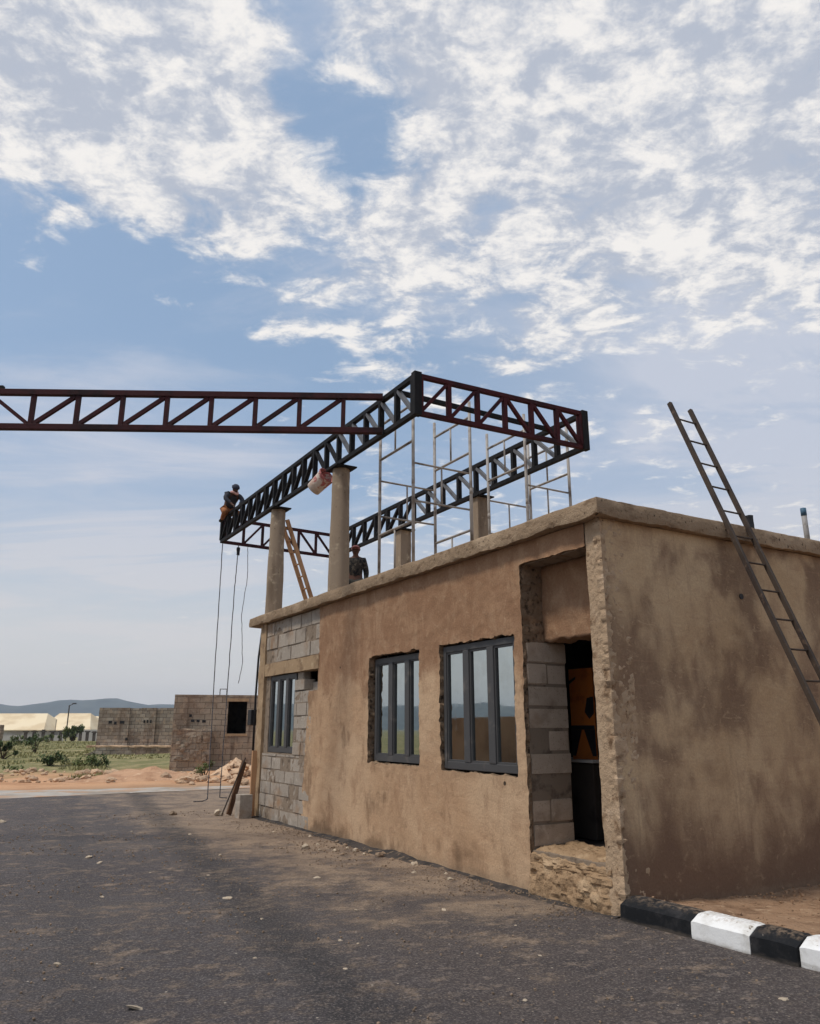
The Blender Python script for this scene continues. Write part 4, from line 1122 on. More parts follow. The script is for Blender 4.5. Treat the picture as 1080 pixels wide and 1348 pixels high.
sitter = person((.15, 13.0, 6.875), R(180), sit, 'man in dark shirt and brown trousers sitting on the far end of the black truss', dict(skin=M['skin'], eye=M['eye'], jacket=M['shirt'], trousers=M['brown_cloth'], boot=M['boot'], cap=M['cap_blue']), 'back', scarf, palm=((.3, .8, -.6), (-.3, .8, -.6)))
sitter.scale = (.93, .93, .93)

# ------------------------------------------------------------------ kerb and earth strip
def kerb():
    ys = [.02, -.83, -1.36, -1.74, -2.3, -2.9, -3.5]
    xs = [-.10 + .02 * i for i in range(7)]
    labels = ['longest black kerb stone touching the corner of the gatehouse', 'white painted kerb stone between two black ones', 'black kerb stone between the two white ones', 'white kerb stone cut off by the right edge of the photo', None, None]
    ys = [-.10, -.85, -1.38, -1.90]
    labels[4:] = ['black kerb stone further along the road, beyond the right edge of the photo', 'white kerb stone further along, beyond the right edge of the photo', 'next black kerb stone along the road, well outside the photo', 'last white kerb stone of the row, well outside the photo']
    for i in range(8):
        y0 = [-.11, -.85, -1.375, -1.745, -2.255, -2.805, -3.355, -3.905][i]; y1 = [-.845, -1.370, -1.74, -2.25, -2.80, -3.35, -3.90, -4.60][i]
        o = -.09 + .05 * i; xo = o
        def f(p, n, i=i):
            z = p.z; q = Vector((p.x, p.y, p.z))
            if n.z > .5 and n.x < -.3: pass
            # sloped face: lean back towards the top
            q.x += max(0, (z - .0)) * .12
            if z > .16 and p.x < -.0 + 9: q.z -= 0
            return q + n * (.007 * mn.fractal(p * 5 + Vector((i * 3, 0, 0)), 1, 2, 3))
        b = MB(); X0 = [-.10, -.075, -.06, -.02, .03, .08, .12, .16][i]; X1 = [-.075, -.06, -.045, .03, .08, .12, .16, .2][i]
        # cross-section with a battered chamfered top edge, swept along y with slight roughness
        prof = [(0, -.03), (.002, .065), (.004, .134), (.105, .190), (.205, .192), (.21, -.03)]
        n = 14; vs = []
        for j in range(n + 1):
            y = y0 + (y1 - y0) * j / n; x = X0 + (X1 - X0) * j / n
            endr = min(j, n - j); r_ = .008 if endr == 0 else 0
            for (px, pz) in prof:
                a = .004 * mn.fractal(Vector((px * 9 + i, y * 5, pz * 9)), 1, 2, 4)
                vs.append((x + px + a - .0 + r_, y, pz + a * .8 - r_ * (pz > .1)))
        k = len(prof)
        fs = [(j * k + q, j * k + (q + 1) % k, (j + 1) * k + (q + 1) % k, (j + 1) * k + q) for j in range(n) for q in range(k)]
        fs += [tuple(range(k)), tuple(range(n * k + k - 1, n * k - 1, -1))]
        b.add(vs, fs)
        ob = b.build('kerb_stone', M['kerb_black'] if i % 2 == 0 else M['kerb_white'], origin=(X0, (y0 + y1) / 2, 0), smooth=False)
        bm = bmesh.new(); bm.from_mesh(ob.data); bmesh.ops.recalc_face_normals(bm, faces=bm.faces)
        for e in bm.edges:
            e.smooth = len(e.link_faces) == 2 and e.calc_face_angle(3) < R(22)
        for fc in bm.faces: fc.smooth = True
        bm.to_mesh(ob.data); bm.free()
        setp(ob, labels[i], 'kerb stone', 'black and white kerb stones')
    # earth banked between kerb and wall
    b = MB(); nx, ny = 90, 60; vs = []
    for i in range(nx + 1):
        for j in range(ny + 1):
            x = .06 + 7.4 * (i / nx) ** 1.35 + .24 * sm((j / ny), .2, .9) * (1 - i / nx); y = -.06 - 4.6 * (j / ny) ** 1.2
            kb = sm(x, .95, .12) * sm(y, -.12, -.5); z = max(.022, .13 - .06 * x) * (1 - kb) + .165 * kb + .05 * sm(y, -.5, -1.6) * sm(x, .4, 1.5) + .022 * mn.fractal(Vector((x * 2.4, y * 2.4, 3)), .9, 2, 4) * sm(x, .1, .35) + .012 * mn.noise(Vector((x * 14, y * 14, 3))) * sm(x, .1, .3)
            vs.append((x, y, z))
    b.add(vs, [(i * (ny + 1) + j, i * (ny + 1) + j + 1, (i + 1) * (ny + 1) + j + 1, (i + 1) * (ny + 1) + j) for i in range(nx) for j in range(ny)])
    setp(b.build('earth_strip', M['dirt'], smooth=True), 'loose brown earth between kerb and right wall', 'earth', kind='structure')
kerb()

# ------------------------------------------------------------------ bits at the left corner
def corner_bits():
    t_ = thing('concrete_block', (-.26, 9.30, 0), 'hollow grey concrete block standing on end by the left corner of the gatehouse', 'block')
    b = MB(); x0, x1, y0, y1 = -.42, -.18, 9.16, 9.42
    b.rough((x0, y0, 0), (x1, y1, .42), .05, fn_noise(.010, 7)); b.build('block_body', M['block'], t_)
    b = MB(); b.b2((x1 - .02, y0 + .06, .07), (x1 + .006, y1 - .06, .2)); b.b2((x1 - .02, y0 + .06, .24), (x1 + .006, y1 - .06, .36)); b.build('hollow_shade', M['black'], t_)  # black boxes proud of the face stand in for shade in the hollows
    b = MB(); b.bar((-.40, 9.85, .02), (-.10, 9.98, .98), .13, .03, up=(.5, -.8, 0)); setp(b.build('board', M['wood_dark'], origin=(-.2, 9.85, .02)), 'dark timber board leaning on the left end of the gatehouse', 'board')
    b = MB(); b.tube([(-.58, 9.72, .02), (-.12, 9.86, 1.06)], .014, 8); setp(b.build('rod', M['rust'], origin=(-.58, 9.72, .02)), 'thin rusty rod leaning beside the dark board', 'rod')
    b = MB(); b.bar((-.045, 9.50, .0), (-.035, 9.52, 1.2), .05, .14, up=(1, 0, 0)); setp(b.build('post', M['wood'], origin=(-.04, 9.5, 0)), 'pale timber strip standing upright against the end post below the window', 'timber strip')
corner_bits()

# orange board on a bench inside the doorway
def inside():
    t_ = thing('bench', (1.4, 1.7, .4), 'dark bench with its lit edge painted pale, seen through the doorway', 'bench')
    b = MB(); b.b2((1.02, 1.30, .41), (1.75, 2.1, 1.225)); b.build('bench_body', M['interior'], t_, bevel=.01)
    b = MB(); b.b2((.99, 1.27, 1.23), (1.78, 2.13, 1.262)); b.build('bench_top', M['shed_wall'], t_, bevel=.004)  # pale colour of the top stands in for light caught by its edge
    t2 = thing('orange_board', (1.15, 1.6, 1.26), 'orange board with dark shapes standing on the bench inside the doorway', 'board')
    A = Vector((1.13, 1.735, 1.30)); B_ = Vector((1.17, 1.375, 1.30)); d = (B_ - A).normalized(); nrm = Vector((d.y, -d.x, 0))
    if nrm.x > 0: nrm = -nrm
    b = MB(); L = (B_ - A).length
    b.bar(A + Vector((0, 0, .48)), B_ + Vector((0, 0, .48)), .02, 1.05); b.build('panel', M['orange'], t2)
    def patch(pts):
        m = MB(); vs = [A + d * (u * L) + nrm * .014 + Vector((0, 0, z * .8)) for u, z in pts]
        n = len(vs); vs += [q + nrm * .003 for q in vs]
        m.add(vs, [tuple(range(n)), tuple(range(2 * n - 1, n - 1, -1))] + [(i, (i + 1) % n, n + (i + 1) % n, n + i) for i in range(n)]); m.build('dark_marking', M['black'], t2)
    patch([(.62, .62), (.74, .82), (1, .84), (1, .60), (.80, .52)])
    patch([(.0, .43), (.99, .43), (.99, .37), (.0, .37)])
    patch([(.0, .369), (.45, .369), (.15, .0), (.0, .0)])
    patch([(.55, .369), (1, .369), (1, .0), (.85, .0)])
    patch([(.0, 1.08), (.30, 1.14), (.28, 1.10), (.0, 1.03)])
inside()

# ------------------------------------------------------------------ stones
def stone_mesh(seed, r):
    b = MB(); rr = random.Random(seed)
    bm = bmesh.new(); bmesh.ops.create_icosphere(bm, subdivisions=2, radius=r)
    ax = (rr.uniform(.8, 1.3), rr.uniform(.8, 1.3), rr.uniform(.55, .85))
    for v in bm.verts:
        n = v.co.normalized(); k = 1 + .35 * mn.fractal(n * 1.7 + Vector((seed, 0, 0)), 1, 2, 3) + .16 * mn.cell(n * 2.2 + Vector((seed, 3, 0)))
        v.co = Vector((n.x * ax[0], n.y * ax[1], n.z * ax[2])) * r * k
    me = bpy.data.meshes.new('stone'); bm.to_mesh(me); bm.free(); return me
PROTO = [stone_mesh(i * 3 + 1, 1.0) for i in range(7)]
for i, me in enumerate(PROTO): me.materials.append(M['stone'] if i < 4 else M['stone_dark'])
PROTO_R = [stone_mesh(i * 5 + 40, 1.0) for i in range(6)]
for me in PROTO_R: me.materials.append(M['rubble'])
def stone(x, y, r, label, group, protos=PROTO, z=None, flat=1.0):
    o = bpy.data.objects.new('stone', rng.choice(protos)); COL.objects.link(o)
    zz = z if z is not None else 0.0
    o.location = (x, y, zz + r * .35 * flat); o.scale = (r, r * rng.uniform(.8, 1.2), r * flat); o.rotation_euler = (rng.uniform(-.4, .4), rng.uniform(-.4, .4), rng.uniform(0, 6.28))
    return setp(o, label, 'stone', group)
for (x, y, r) in [(-.79, 5.18, .055), (-.56, 4.72, .03), (-.31, 4.58, .04), (-.25, 4.01, .055), (-.14, 4.1, .04), (-.20, 3.19, .05), (-.59, 3.28, .03), (-.48, 2.75, .025), (-.35, 5.71, .03), (-.59, 6.95, .03), (-.22, 5.1, .035), (-.45, 5.0, .03), (-.3, 4.85, .028), (-.6, 4.4, .026), (-.18, 4.4, .03), (-.35, 4.25, .025), (-.25, 3.7, .03), (-.16, 5.5, .03), (-.28, 6.2, .03), (-.5, 5.4, .022), (-.7, 4.9, .02), (-.34, 2.2, .03), (-.2, 2.5, .022), (-.4, 3.5, .022)]:
    stone(x, y, r, 'small pale stone lying along the foot of the front wall', 'stones along the front wall')
for (x, y, r) in [(-3.52, 5.87, .04), (-3.49, 5.31, .03), (-2.76, 2.47, .04), (-2.56, 3.81, .02), (-2.76, 1.52, .018), (-2.48, .52, .02), (-2.77, -.18, .02), (-2.4, .37, .016), (-3.22, .4, .018), (-4.47, .96, .025), (-1.58, 3.02, .035), (-4.22, 10.78, .07), (-1.9, 1.4, .02), (-1.2, 1.0, .018), (-1.4, -.6, .016), (-2.1, -1.3, .014), (-1.0, .2, .016), (-3.8, 3.2, .02), (-3.1, 4.3, .02), (-2.0, 5.2, .022), (-1.8, 7.4, .03), (-2.5, 8.3, .025)]:
    stone(x, y, r, 'pale stone chip lying out on the asphalt', 'stone chips on the asphalt', PROTO[:4], flat=.6)
for (x, y) in ((-.72, -2.09), (-.80, -1.74)):
    stone(x, y, .035 if x > -.75 else .012, 'flat white chip on the asphalt in front of the kerb', 'chips in front of the kerb', PROTO[:2], flat=.3)
stone(-4.18, -.24, .05, 'flat white scrap lying at the bottom of the road', None, PROTO[:1], flat=.25)
stone(-1.29, 10.51, .07, 'dark lump of earth on the asphalt left of the ropes', None, PROTO[5:])
stone(-.55, 10.0, .10, 'pale stone beside the standing concrete block', None, PROTO[:1])

def gravel():
    b = MB(); rr = random.Random(11)
    def chip(p, r):
        q = Matrix.Rotation(rr.uniform(0, 6.28), 3, 'Z') @ Matrix.Rotation(rr.uniform(-.5, .5), 3, 'X')
        vs = [Vector((sx * rr.uniform(.6, 1), sy * rr.uniform(.6, 1), sz * rr.uniform(.5, .8))) * r for sx in (-1, 1) for sy in (-1, 1) for sz in (-1, 1)]
        b.add([q @ v + Vector(p) for v in vs], [(0, 1, 3, 2), (4, 6, 7, 5), (0, 4, 5, 1), (2, 3, 7, 6), (0, 2, 6, 4), (1, 5, 7, 3)])
    for i in range(1300):   # along the wall
        y = rr.uniform(.2, 9.4); x = -.08 - abs(rr.gauss(0, .33)) * (1.6 if 3.4 < y < 6 else 1)
        if mn.noise(Vector((x * 1.3, y * 1.3, 4))) < -.25: continue
        chip((x, y, .012), rr.uniform(.003, .010))
    for i in range(2600):   # out on the road
        x = rr.uniform(-5, -.1); y = rr.uniform(-2.6, 11)
        if mn.noise(Vector((x * .9, y * .9, 2))) < .0: continue
        chip((x, y, .010), rr.uniform(.003, .009) * (1 + .04 * max(y, 0)))
    for i in range(500):   # clods on the earth strip
        x = rr.uniform(.2, 3.5); y = rr.uniform(-2.2, -.15)
        k = len(b.m); chip((x, y, .06 + .1 * sm(x, 1.0, .2)), rr.uniform(.004, .013) * (1.6 if i % 17 == 0 else 1))
        for q in range(k, len(b.m)): b.m[q] = 1
    setp(b.build('gravel', [M['stone_dark'], M['dirt']]), 'fine gravel and grit scattered on road and earth', 'gravel', kind='stuff')
gravel()

# mortar crumbs and a shallow dust bank at the foot of the wall
def dust_bank():
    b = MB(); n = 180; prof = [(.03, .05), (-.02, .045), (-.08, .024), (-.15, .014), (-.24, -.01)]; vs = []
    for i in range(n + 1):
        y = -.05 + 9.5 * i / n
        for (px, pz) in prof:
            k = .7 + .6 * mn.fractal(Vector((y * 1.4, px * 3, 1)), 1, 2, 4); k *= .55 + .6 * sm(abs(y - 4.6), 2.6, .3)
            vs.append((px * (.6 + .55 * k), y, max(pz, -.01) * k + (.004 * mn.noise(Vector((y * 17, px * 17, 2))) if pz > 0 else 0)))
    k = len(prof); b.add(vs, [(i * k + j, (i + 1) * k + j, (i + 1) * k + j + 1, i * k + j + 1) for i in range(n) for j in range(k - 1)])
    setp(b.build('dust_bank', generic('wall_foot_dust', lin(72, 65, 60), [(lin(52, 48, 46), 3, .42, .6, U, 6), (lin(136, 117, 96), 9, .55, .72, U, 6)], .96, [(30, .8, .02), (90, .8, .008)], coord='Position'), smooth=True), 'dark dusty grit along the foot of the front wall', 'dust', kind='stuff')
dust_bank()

# ------------------------------------------------------------------ far unfinished buildings
def far_block():
    p = far(285, 32.5); rz = math.atan2(RGT.y, RGT.x) + R(12)
    t_ = thing('unfinished_building', (p.x, p.y, -.02), 'roofless grey blockwork building with one square window opening behind the rubble', 'building', rz=rz)
    def part(name, mb, mat, uv=True):
        o = mb.build(name, mat); o.parent = t_
        if uv: box_uv(o)
        return o
    b = MB(); x0, x1 = -1.72, 2.2
    holed(1, 0, .22, [x0, .42, 1.18, x1], [0, 1.45, 2.72, 2.98], lambda u, z: not (.42 < u < 1.18 and 1.45 < z < 2.72), b)
    b.b2((x0 - .003, .2205, 0), (x0 + .22, 4.6, 2.94)); b.b2((x1 - .22, .2205, 0), (x1 + .003, 4.6, 2.97)); b.b2((x0 + .2205, 4.4, 0), (x1 - .2205, 4.62, 2.93))
    part('wall', b, M['brick_far'])
    b = MB(); b.rough((.36, -.02, 1.36), (1.24, .2, 1.445), .1, fn_noise(.01, 4)); b.rough((.36, -.025, 2.725), (1.24, .2, 2.84), .1, fn_noise(.01, 4)); part('window_surround', b, M['lintel'], False)
    b = MB(); b.b2((x0 + .3, .24, .1), (x1 - .3, 4.3, .14)); b.b2((x0 + .24, 2.0, .2), (x1 - .24, 2.1, 2.9)); part('inner_wall', b, M['interior'], False)
    b = MB(); b.b2((x0 + .24, .23, 2.86), (x1 - .24, 4.38, 2.92)); part('ceiling', b, M['interior'], False)
    # rough wing built against the front, with broken render and painted block gaps
    b = MB(); b.rough((x0 + .05, -.62, 0), (x0 + 1.55, -.003, 1.62), .12, lambda q, n: q + n * (.05 * mn.fractal(q * 2.4, .9, 2, 3))); part('stub_wall', b, M['brick_far'])
    b = MB()
    for (u, z, w_, h_) in ((-1.02, 1.9, .14, .1), (-.8, 1.9, .12, .1), (-.58, 1.88, .14, .1), (-1.1, 2.1, .1, .1)): b.b2((u, -.012, z), (u + w_, .02, z + h_))
    part('missing_block_shade', b, M['black'], False)  # black plates on the face stand in for shade in block gaps
    b = MB()
    for i in range(16):
        u = rng.uniform(x0 + .15, x0 + 1.4); z = rng.uniform(.35, 1.3); b.rough((u, -.70, z), (u + rng.uniform(.08, .3), -.64, z + rng.uniform(.08, .3)), .06, fn_noise(.04, 5, seed=i))
    part('broken_render', b, M['mortar'], False)
    for u in (.05, .32):
        b = MB(); b.tube([(u, .1, 2.98), (u, .1, 3.22)], .02, 6); part('starter_bar', b, M['rust'], False)
    b = MB(); b.tube([(.05, .1, 3.22), (.32, .1, 3.22)], .016, 6); part('starter_bar', b, M['rust'], False)
    # far lower wall
    p = far(182, 52); rz = math.atan2(RGT.y, RGT.x) + R(6)
    t2 = thing('unfinished_wall', (p.x, p.y, -.1), 'long weathered blockwork wall with two recesses, left of the window building', 'wall', rz=rz)
    b = MB(); x0, x1 = -2.55, 3.0
    segs = [(x0, -.62, 0), (-.62, .12, .16), (.12, 1.05, .02), (1.05, 1.32, .14), (1.32, x1, 0)]
    for i, (a, c, off) in enumerate(segs): b.b2((a + .001, off, 0), (c - .001, off + .3, 3.05 - .02 * (i % 2)))
    o = b.build('wall', M['brick_wall']); o.parent = t2; box_uv(o)
    b = MB(); b.rough((x0 - .4, -.9, 0), (x1 + .2, -.05, .62), .16, lambda q, n: q + n * (.06 * mn.fractal(q * 1.6, .9, 2, 3)) - Vector((0, 0, .45 * sm(q.x, -1.8, -3.0))) * (q.z > .3)); o = b.build('footing', M['brick_wall']); o.parent = t2; box_uv(o)
    b = MB(); b.rough((x0 - .3, -.94, .6), (x1 + .1, -.1, .70), .16, lambda q, n: q + n * (.05 * mn.fractal(q * 2.2, .9, 2, 3))); o = b.build('footing_top', M['rubble']); o.parent = t2
    b = MB()
    for (u, z, w_) in ((-1.9, 2.05, .22), (-1.2, 2.05, .3), (-.75, 1.0, .14), (.3, 2.1, .1), (.5, 2.1, .1), (.7, 2.1, .1), (-1.55, 2.0, .16)): b.b2((u, -.012, z), (u + w_, .02, z + .18))
    o = b.build('missing_block_shade', M['black']); o.parent = t2  # dark plates painted for the shade where blocks are left out
far_block()

# rubble, mound
def heap(px, D, w_, d_, h_, mat, name, label, seed):
    p = far(px, D); n = 26; b = MB(); vs = []
    for i in range(n + 1):
        for j in range(n + 1):
            u, v_ = 2 * i / n - 1, 2 * j / n - 1
            r = math.hypot(u, v_); k = max(0, 1 - r) ** .8 * (1 + .5 * mn.fractal(Vector((u * 2 + seed, v_ * 2, 1)), .9, 2, 4))
            q = p + RGT * (u * w_) + FWD * (v_ * d_)
            vs.append((q.x, q.y, tz(q.x, q.y) - .06 + h_ * k + .05 * k * mn.noise(Vector((u * 14, v_ * 14, seed)))))
    b.add(vs, [(i * (n + 1) + j, i * (n + 1) + j + 1, (i + 1) * (n + 1) + j + 1, (i + 1) * (n + 1) + j) for i in range(n) for j in range(n)])
    bm_o = b.build(name, mat, origin=(p.x, p.y, 0), smooth=True)
    bm = bmesh.new(); bm.from_mesh(bm_o.data); bmesh.ops.recalc_face_normals(bm, faces=bm.faces); bm.to_mesh(bm_o.data); bm.free()
    return setp(bm_o, label, 'heap')
heap(196, 27.5, 2.1, 1.6, .42, M['mound'], 'earth_mound', 'orange earth mound in front of the far blockwork', 4)
heap(318, 29.5, 1.1, 1.0, .6, M['rubble'], 'rubble_heap', 'heap of broken blocks under the square window opening', 9)
heap(140, 26.5, 1.8, 1.1, .18, M['mound'], 'earth_mound', 'low orange earth bank left of the mound', 14)
rr = random.Random(21)
for i in range(170):
    px = rr.uniform(-20, 330); D = rr.uniform(24.5, 29.5) if px > 120 else rr.uniform(26, 31)
    if 165 < px < 230 and D < 26.3: continue
    p = far(px, D); r = rr.choice([.05, .06, .08, .1, .13, .17]) * (1.2 if px > 130 else .9)
    zz = tz(p.x, p.y)
    stone(p.x, p.y, r, 'pale lump of rubble in the band between orange earth and field', 'rubble lumps beyond the road', PROTO_R, z=zz + (.25 if 290 < px < 335 and D > 28.6 else 0))
for i in range(16):
    px = rr.uniform(300, 338); D = rr.uniform(27.9, 29.4); p = far(px, D)
    b = MB(); s = rr.uniform(.12, .24)
    o = None
    b.rough((-s / 2, -s * .4, -s * .3), (s / 2, s * .4, s * .3), .08, fn_noise(.03, 5, seed=i))
    o = b.build('broken_block', M['rubble']); o.location = (p.x, p.y, tz(p.x, p.y) + rr.uniform(.08, .42)); o.rotation_euler = (rr.uniform(-.6, .6), rr.uniform(-.6, .6), rr.uniform(0, 6))
    setp(o, 'broken grey block tumbled on the heap under the window opening', 'block', 'broken blocks on the rubble heap')

# ------------------------------------------------------------------ far sheds, fence posts, poles
def shed(pxa, pxb, ra, rb, D, zr, label, dep=26):
    a = far(pxa, D); c = far(pxb, D); L = (c - a).length
    z0 = tz(a.x, a.y)
    t_ = thing('shed', ((a.x + c.x) / 2, (a.y + c.y) / 2, z0), label, 'shed', 'pale roofed sheds on the plain', rz=math.atan2((c - a).y, (c - a).x))
    h = zr; ev = 2.7
    b = MB(); b.b2((-L / 2 + 1, 1, 0), (L / 2 - 1, dep - 1, ev)); o = b.build('wall', M['shed_wall']); o.parent = t_
    f = lambda px: (px - pxa) / (pxb - pxa) * L - L / 2
    x0, x1 = f(ra), f(rb)
    b = MB(); b.add([(-L / 2, 0, ev), (L / 2, 0, ev), (L / 2, dep, ev), (-L / 2, dep, ev), (x0, dep / 2, h), (x1, dep / 2, h), (-L / 2, 0, ev - .3), (L / 2, 0, ev - .3), (L / 2, dep, ev - .3), (-L / 2, dep, ev - .3)],
                    [(0, 1, 5, 4), (1, 2, 5), (2, 3, 4, 5), (3, 0, 4), (6, 7, 1, 0), (7, 8, 2, 1), (8, 9, 3, 2), (9, 6, 0, 3), (9, 8, 7, 6)])
    o = b.build('roof', M['cream']); o.parent = t_
shed(-70, 58, -40, 40, 300, 8.9, 'pale cream hip-roofed shed at the left edge')
shed(50, 119, 57, 100, 310, 9.2, 'pale cream hip-roofed shed behind the tall lamp pole')
shed(104, 170, 108, 160, 330, 8.3, 'pale cream shed partly hidden by the far blockwork wall')
rr = random.Random(5)
for i, px in enumerate((35, 46, 58, 70, 81, 107, 116, 125)):
    D = 128 + i * 1.5; p = far(px, D); z0 = tz(p.x, p.y); b = MB()
    b.rough((-.22, -.15, -.1), (.22, .15, 1.55 + .12 * (i % 3)), .5, fn_noise(.03, 2)); b.rough((-.42, -.2, 1.4), (.42, .2, 1.62), .4, fn_noise(.04, 2))
    o = b.build('fence_post', M['post_dark']); o.location = (p.x, p.y, z0); o.rotation_euler = (0, 0, math.atan2(RGT.y, RGT.x))
    setp(o, 'dark stumpy fence post standing in the field before the sheds', 'fence post', 'fence posts in the field')
def low_wall(pa, pb, D, h, label):
    a = far(pa, D); c = far(pb, D); z0 = tz(a.x, a.y); b = MB()
    L = (c - a).length; b.rough((-L / 2, -.1, -.1), (L / 2, .1, h), .8, fn_noise(.03, 1.5)); o = b.build('field_wall', M['shed_wall']); o.location = ((a.x + c.x) / 2, (a.y + c.y) / 2, z0); o.rotation_euler = (0, 0, math.atan2((c - a).y, (c - a).x))
    setp(o, label, 'wall')
low_wall(60, 85, 145, 1.15, 'low pale wall behind the left fence posts')
low_wall(104, 132, 148, 2.1, 'low pale wall between the bush and the far blockwork')
low_wall(-30, 62, 170, 1.3, 'long low grey wall below the left shed roof')
p = far(88, 150); z0 = tz(p.x, p.y)
t_ = thing('lamp_post', (p.x, p.y, z0), 'tall dark lamp pole standing in front of the cream shed roofs', 'lamp post')
b = MB(); b.tube([(p.x, p.y, z0 - .2), (p.x, p.y, z0 + 6.6)], .11, 8); b.build('pole', M['post_dark'], t_)
b = MB(); q = p + RGT * .9; b.tube([(p.x, p.y, z0 + 6.5), (q.x, q.y, z0 + 6.9)], .07, 6); b.build('lamp_arm', M['post_dark'], t_)
b = MB(); b.b2((q.x - .35, q.y - .2, z0 + 6.8), (q.x + .35, q.y + .2, z0 + 7.0)); b.build('lamp_head', M['post_dark'], t_)
p = far(73, 150); z0 = tz(p.x, p.y); b = MB(); b.tube([(p.x, p.y, z0 - .2), (p.x, p.y, z0 + 3.9)], .05, 6); setp(b.build('pole', M['post_dark'], origin=(p.x, p.y, z0)), 'short thin pole left of the lamp pole', 'pole')
# dark stub wall at the left edge
p = far(-14, 60); b = MB(); b.rough((-1.0, -.2, -.1), (1.0, .2, 1.95), .3, fn_noise(.03, 2)); o = b.build('wall_stub', M['brick_wall']); o.location = (p.x, p.y, tz(p.x, p.y)); o.rotation_euler = (0, 0, math.atan2(RGT.y, RGT.x)); box_uv(o)
setp(o, 'end of a dark blockwork wall at the left edge of the field', 'wall')

# ------------------------------------------------------------------ plants
def shrub(px, D, w_, h_, label, mat, n, seed, ls=.12, name='shrub', cat='shrub', group=None, trunk=True):
    p = far(px, D); z0 = tz(p.x, p.y) - .03; rr = random.Random(seed)
    t_ = thing(name, (p.x, p.y, z0), label, cat, group)
    b = MB()
    clumps = [(rr.gauss(0, .36) * w_, rr.gauss(0, .36) * w_, h_ * rr.uniform(.25, .95), rr.uniform(.16, .32) * w_) for _ in range(9)]
    for i in range(n):
        cx, cy, cz, cr = rr.choice(clumps); v = Vector((rr.gauss(0, 1), rr.gauss(0, 1), rr.gauss(0, 1))).normalized() * cr * rr.uniform(.3, 1.05)
        q = Vector((cx, cy, cz)) + v
        if q.z < .04: q.z = .04
        m = Matrix.Rotation(rr.uniform(0, 6.28), 3, 'Z') @ Matrix.Rotation(rr.uniform(-1.1, 1.1), 3, 'X')
        s = ls * rr.uniform(.6, 1.3)
        b.add([p.xyz + Vector((0, 0, z0)) + q + m @ Vector(k) for k in ((-s * .3, 0, 0), (0, -s * .8, 0), (s * .3, 0, 0), (0, s * .8, s * .2))], [(0, 1, 2, 3)])
    b.build('foliage', mat, t_)
    s_ = MB()
    for c in clumps[:6]:
        s_.tube([(p.x, p.y, z0 - .05), (p.x + c[0] * .5, p.y + c[1] * .5, z0 + c[2] * .5), (p.x + c[0], p.y + c[1], z0 + c[2])], [.03 * h_ + .01, .02 * h_ + .006, .006], 5)
    s_.build('stem', M['bark'], t_)
shrub(97, 118, 2.3, 2.1, 'rounded green bush beside the lamp pole in front of the sheds', M['leaf'], 1500, 1, .32)
shrub(9, 44, .7, 1.1, 'dark green shrub at the left edge of the field', M['leaf_dark'], 700, 2, .13)
shrub(50, 55, .9, 1.2, 'upright green shrub in the middle of the field', M['leaf_dark'], 420, 3, .12)
shrub(70, 37, 1.0, .5, 'low spreading green shrub nearest the orange earth', M['leaf_dark'], 600, 4, .11)
shrub(24, 80, 1.0, .9, 'small far shrub between the wall end and the fence posts', M['leaf'], 380, 5, .18)
shrub(38, 82, 1.0, .8, 'far shrub just left of the fence posts', M['leaf_dark'], 380, 6, .18)
shrub(124, 36, .9, .55, 'low shrub at the foot of the far blockwork wall', M['leaf'], 380, 7, .10)
shrub(134, 37, .9, .5, 'low dark shrub against the footing of the blockwork wall', M['leaf_dark'], 380, 8, .10)
shrub(274, 28.6, .55, .5, 'small green shrub growing beside the ropes at the building foot', M['leaf'], 320, 9, .07)
shrub(66, 100, 1.2, 1.0, 'shrub growing between two fence posts', M['leaf'], 300, 10, .2)
shrub(22, 31, .5, .3, 'tiny green clump in the near field', M['leaf'], 200, 12, .07)

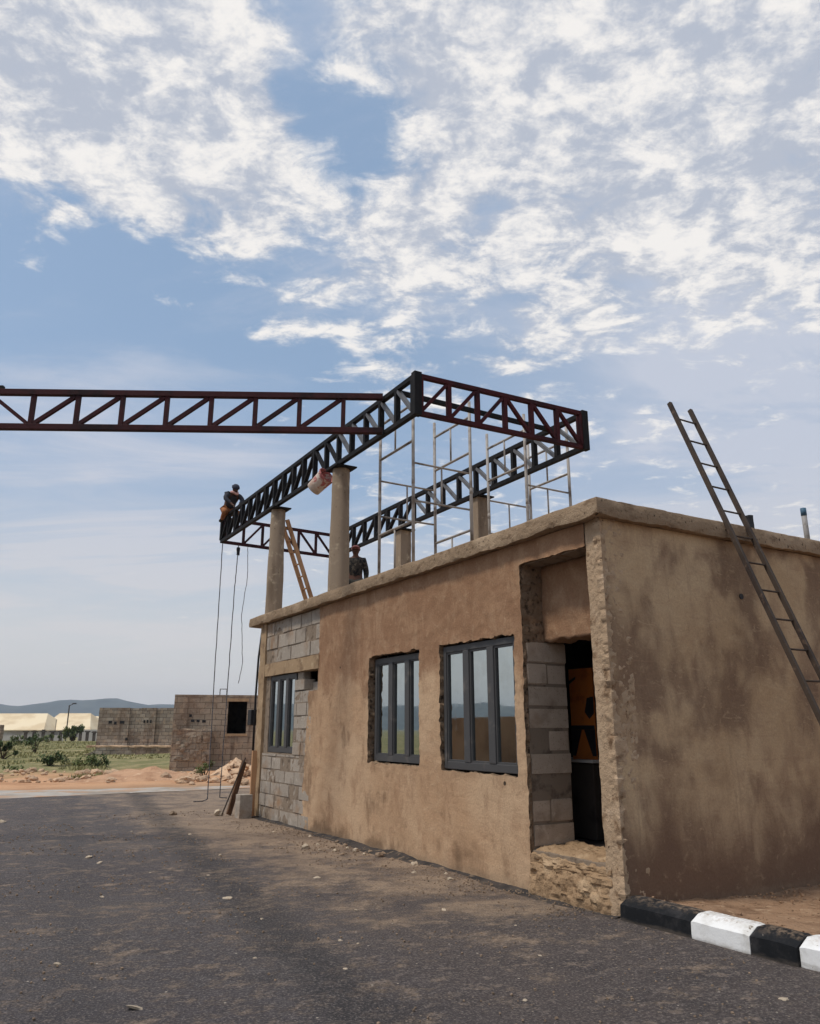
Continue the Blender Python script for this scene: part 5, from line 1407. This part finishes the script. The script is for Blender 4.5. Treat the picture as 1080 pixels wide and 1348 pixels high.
def grass():
    b = MB(); rr = random.Random(31)
    for i in range(9000):
        D = 27.5 + 90 * rr.random() ** 1.7; px = rr.uniform(-30, 250 if D > 45 else 140)
        p = far(px, D)
        if mn.noise(Vector((p.x * .22, p.y * .22, 3))) < .06 - (D - 28) * .006: continue
        z0 = tz(p.x, p.y) - .02; h = rr.uniform(.05, .16) * (1 + (D - 28) * .004)
        for k in range(3):
            a = rr.uniform(0, 6.28); s = rr.uniform(.02, .05) * (1 + (D - 28) * .02); q = p + Vector((rr.gauss(0, .12), rr.gauss(0, .12), 0)); L = Vector((math.cos(a), math.sin(a), 0))
            b.add([(q.x - L.x * s, q.y - L.y * s, z0), (q.x + L.x * s, q.y + L.y * s, z0), (q.x + L.y * h * .4, q.y - L.x * h * .4, z0 + h)], [(0, 1, 2)])
    setp(b.build('grass', M['grass']), 'patchy green and straw grass on the field', 'grass', kind='stuff')
grass()

# ------------------------------------------------------------------ across the road (seen in the window panes)
b = MB(); b.rough((-11.3, 10.5, -.02), (-11.06, 20.4, 2.02), .4, fn_noise(.02, 1.2)); setp(b.build('compound_wall', M['compound'], origin=(-11.2, 15, 0)), 'plain brown rendered wall across the road, mirrored in the nearest window', 'wall')

# ------------------------------------------------------------------ camera and render settings
cd_ = bpy.data.cameras.new('camera'); co = bpy.data.objects.new('camera', cd_); COL.objects.link(co)
co.location = CAM; co.rotation_euler = (math.pi / 2 + PITCH, 0, -math.atan2(FWD.x, FWD.y))
cd_.sensor_fit = 'VERTICAL'; cd_.sensor_height = 24; cd_.lens = 1013 / 1348 * 24; cd_.clip_start = .05; cd_.clip_end = 25000
S.camera = co
S.view_settings.view_transform = 'Standard'; S.view_settings.look = 'None'; S.view_settings.gamma = 1; S.view_settings.exposure = .08
S.render.engine = 'CYCLES'; S.cycles.use_denoising = True; S.cycles.denoiser = 'OPENIMAGEDENOISE'; S.cycles.denoising_input_passes = 'RGB_ALBEDO_NORMAL'; S.cycles.denoising_prefilter = 'ACCURATE'; S.cycles.max_bounces = 6; S.cycles.volume_bounces = 0
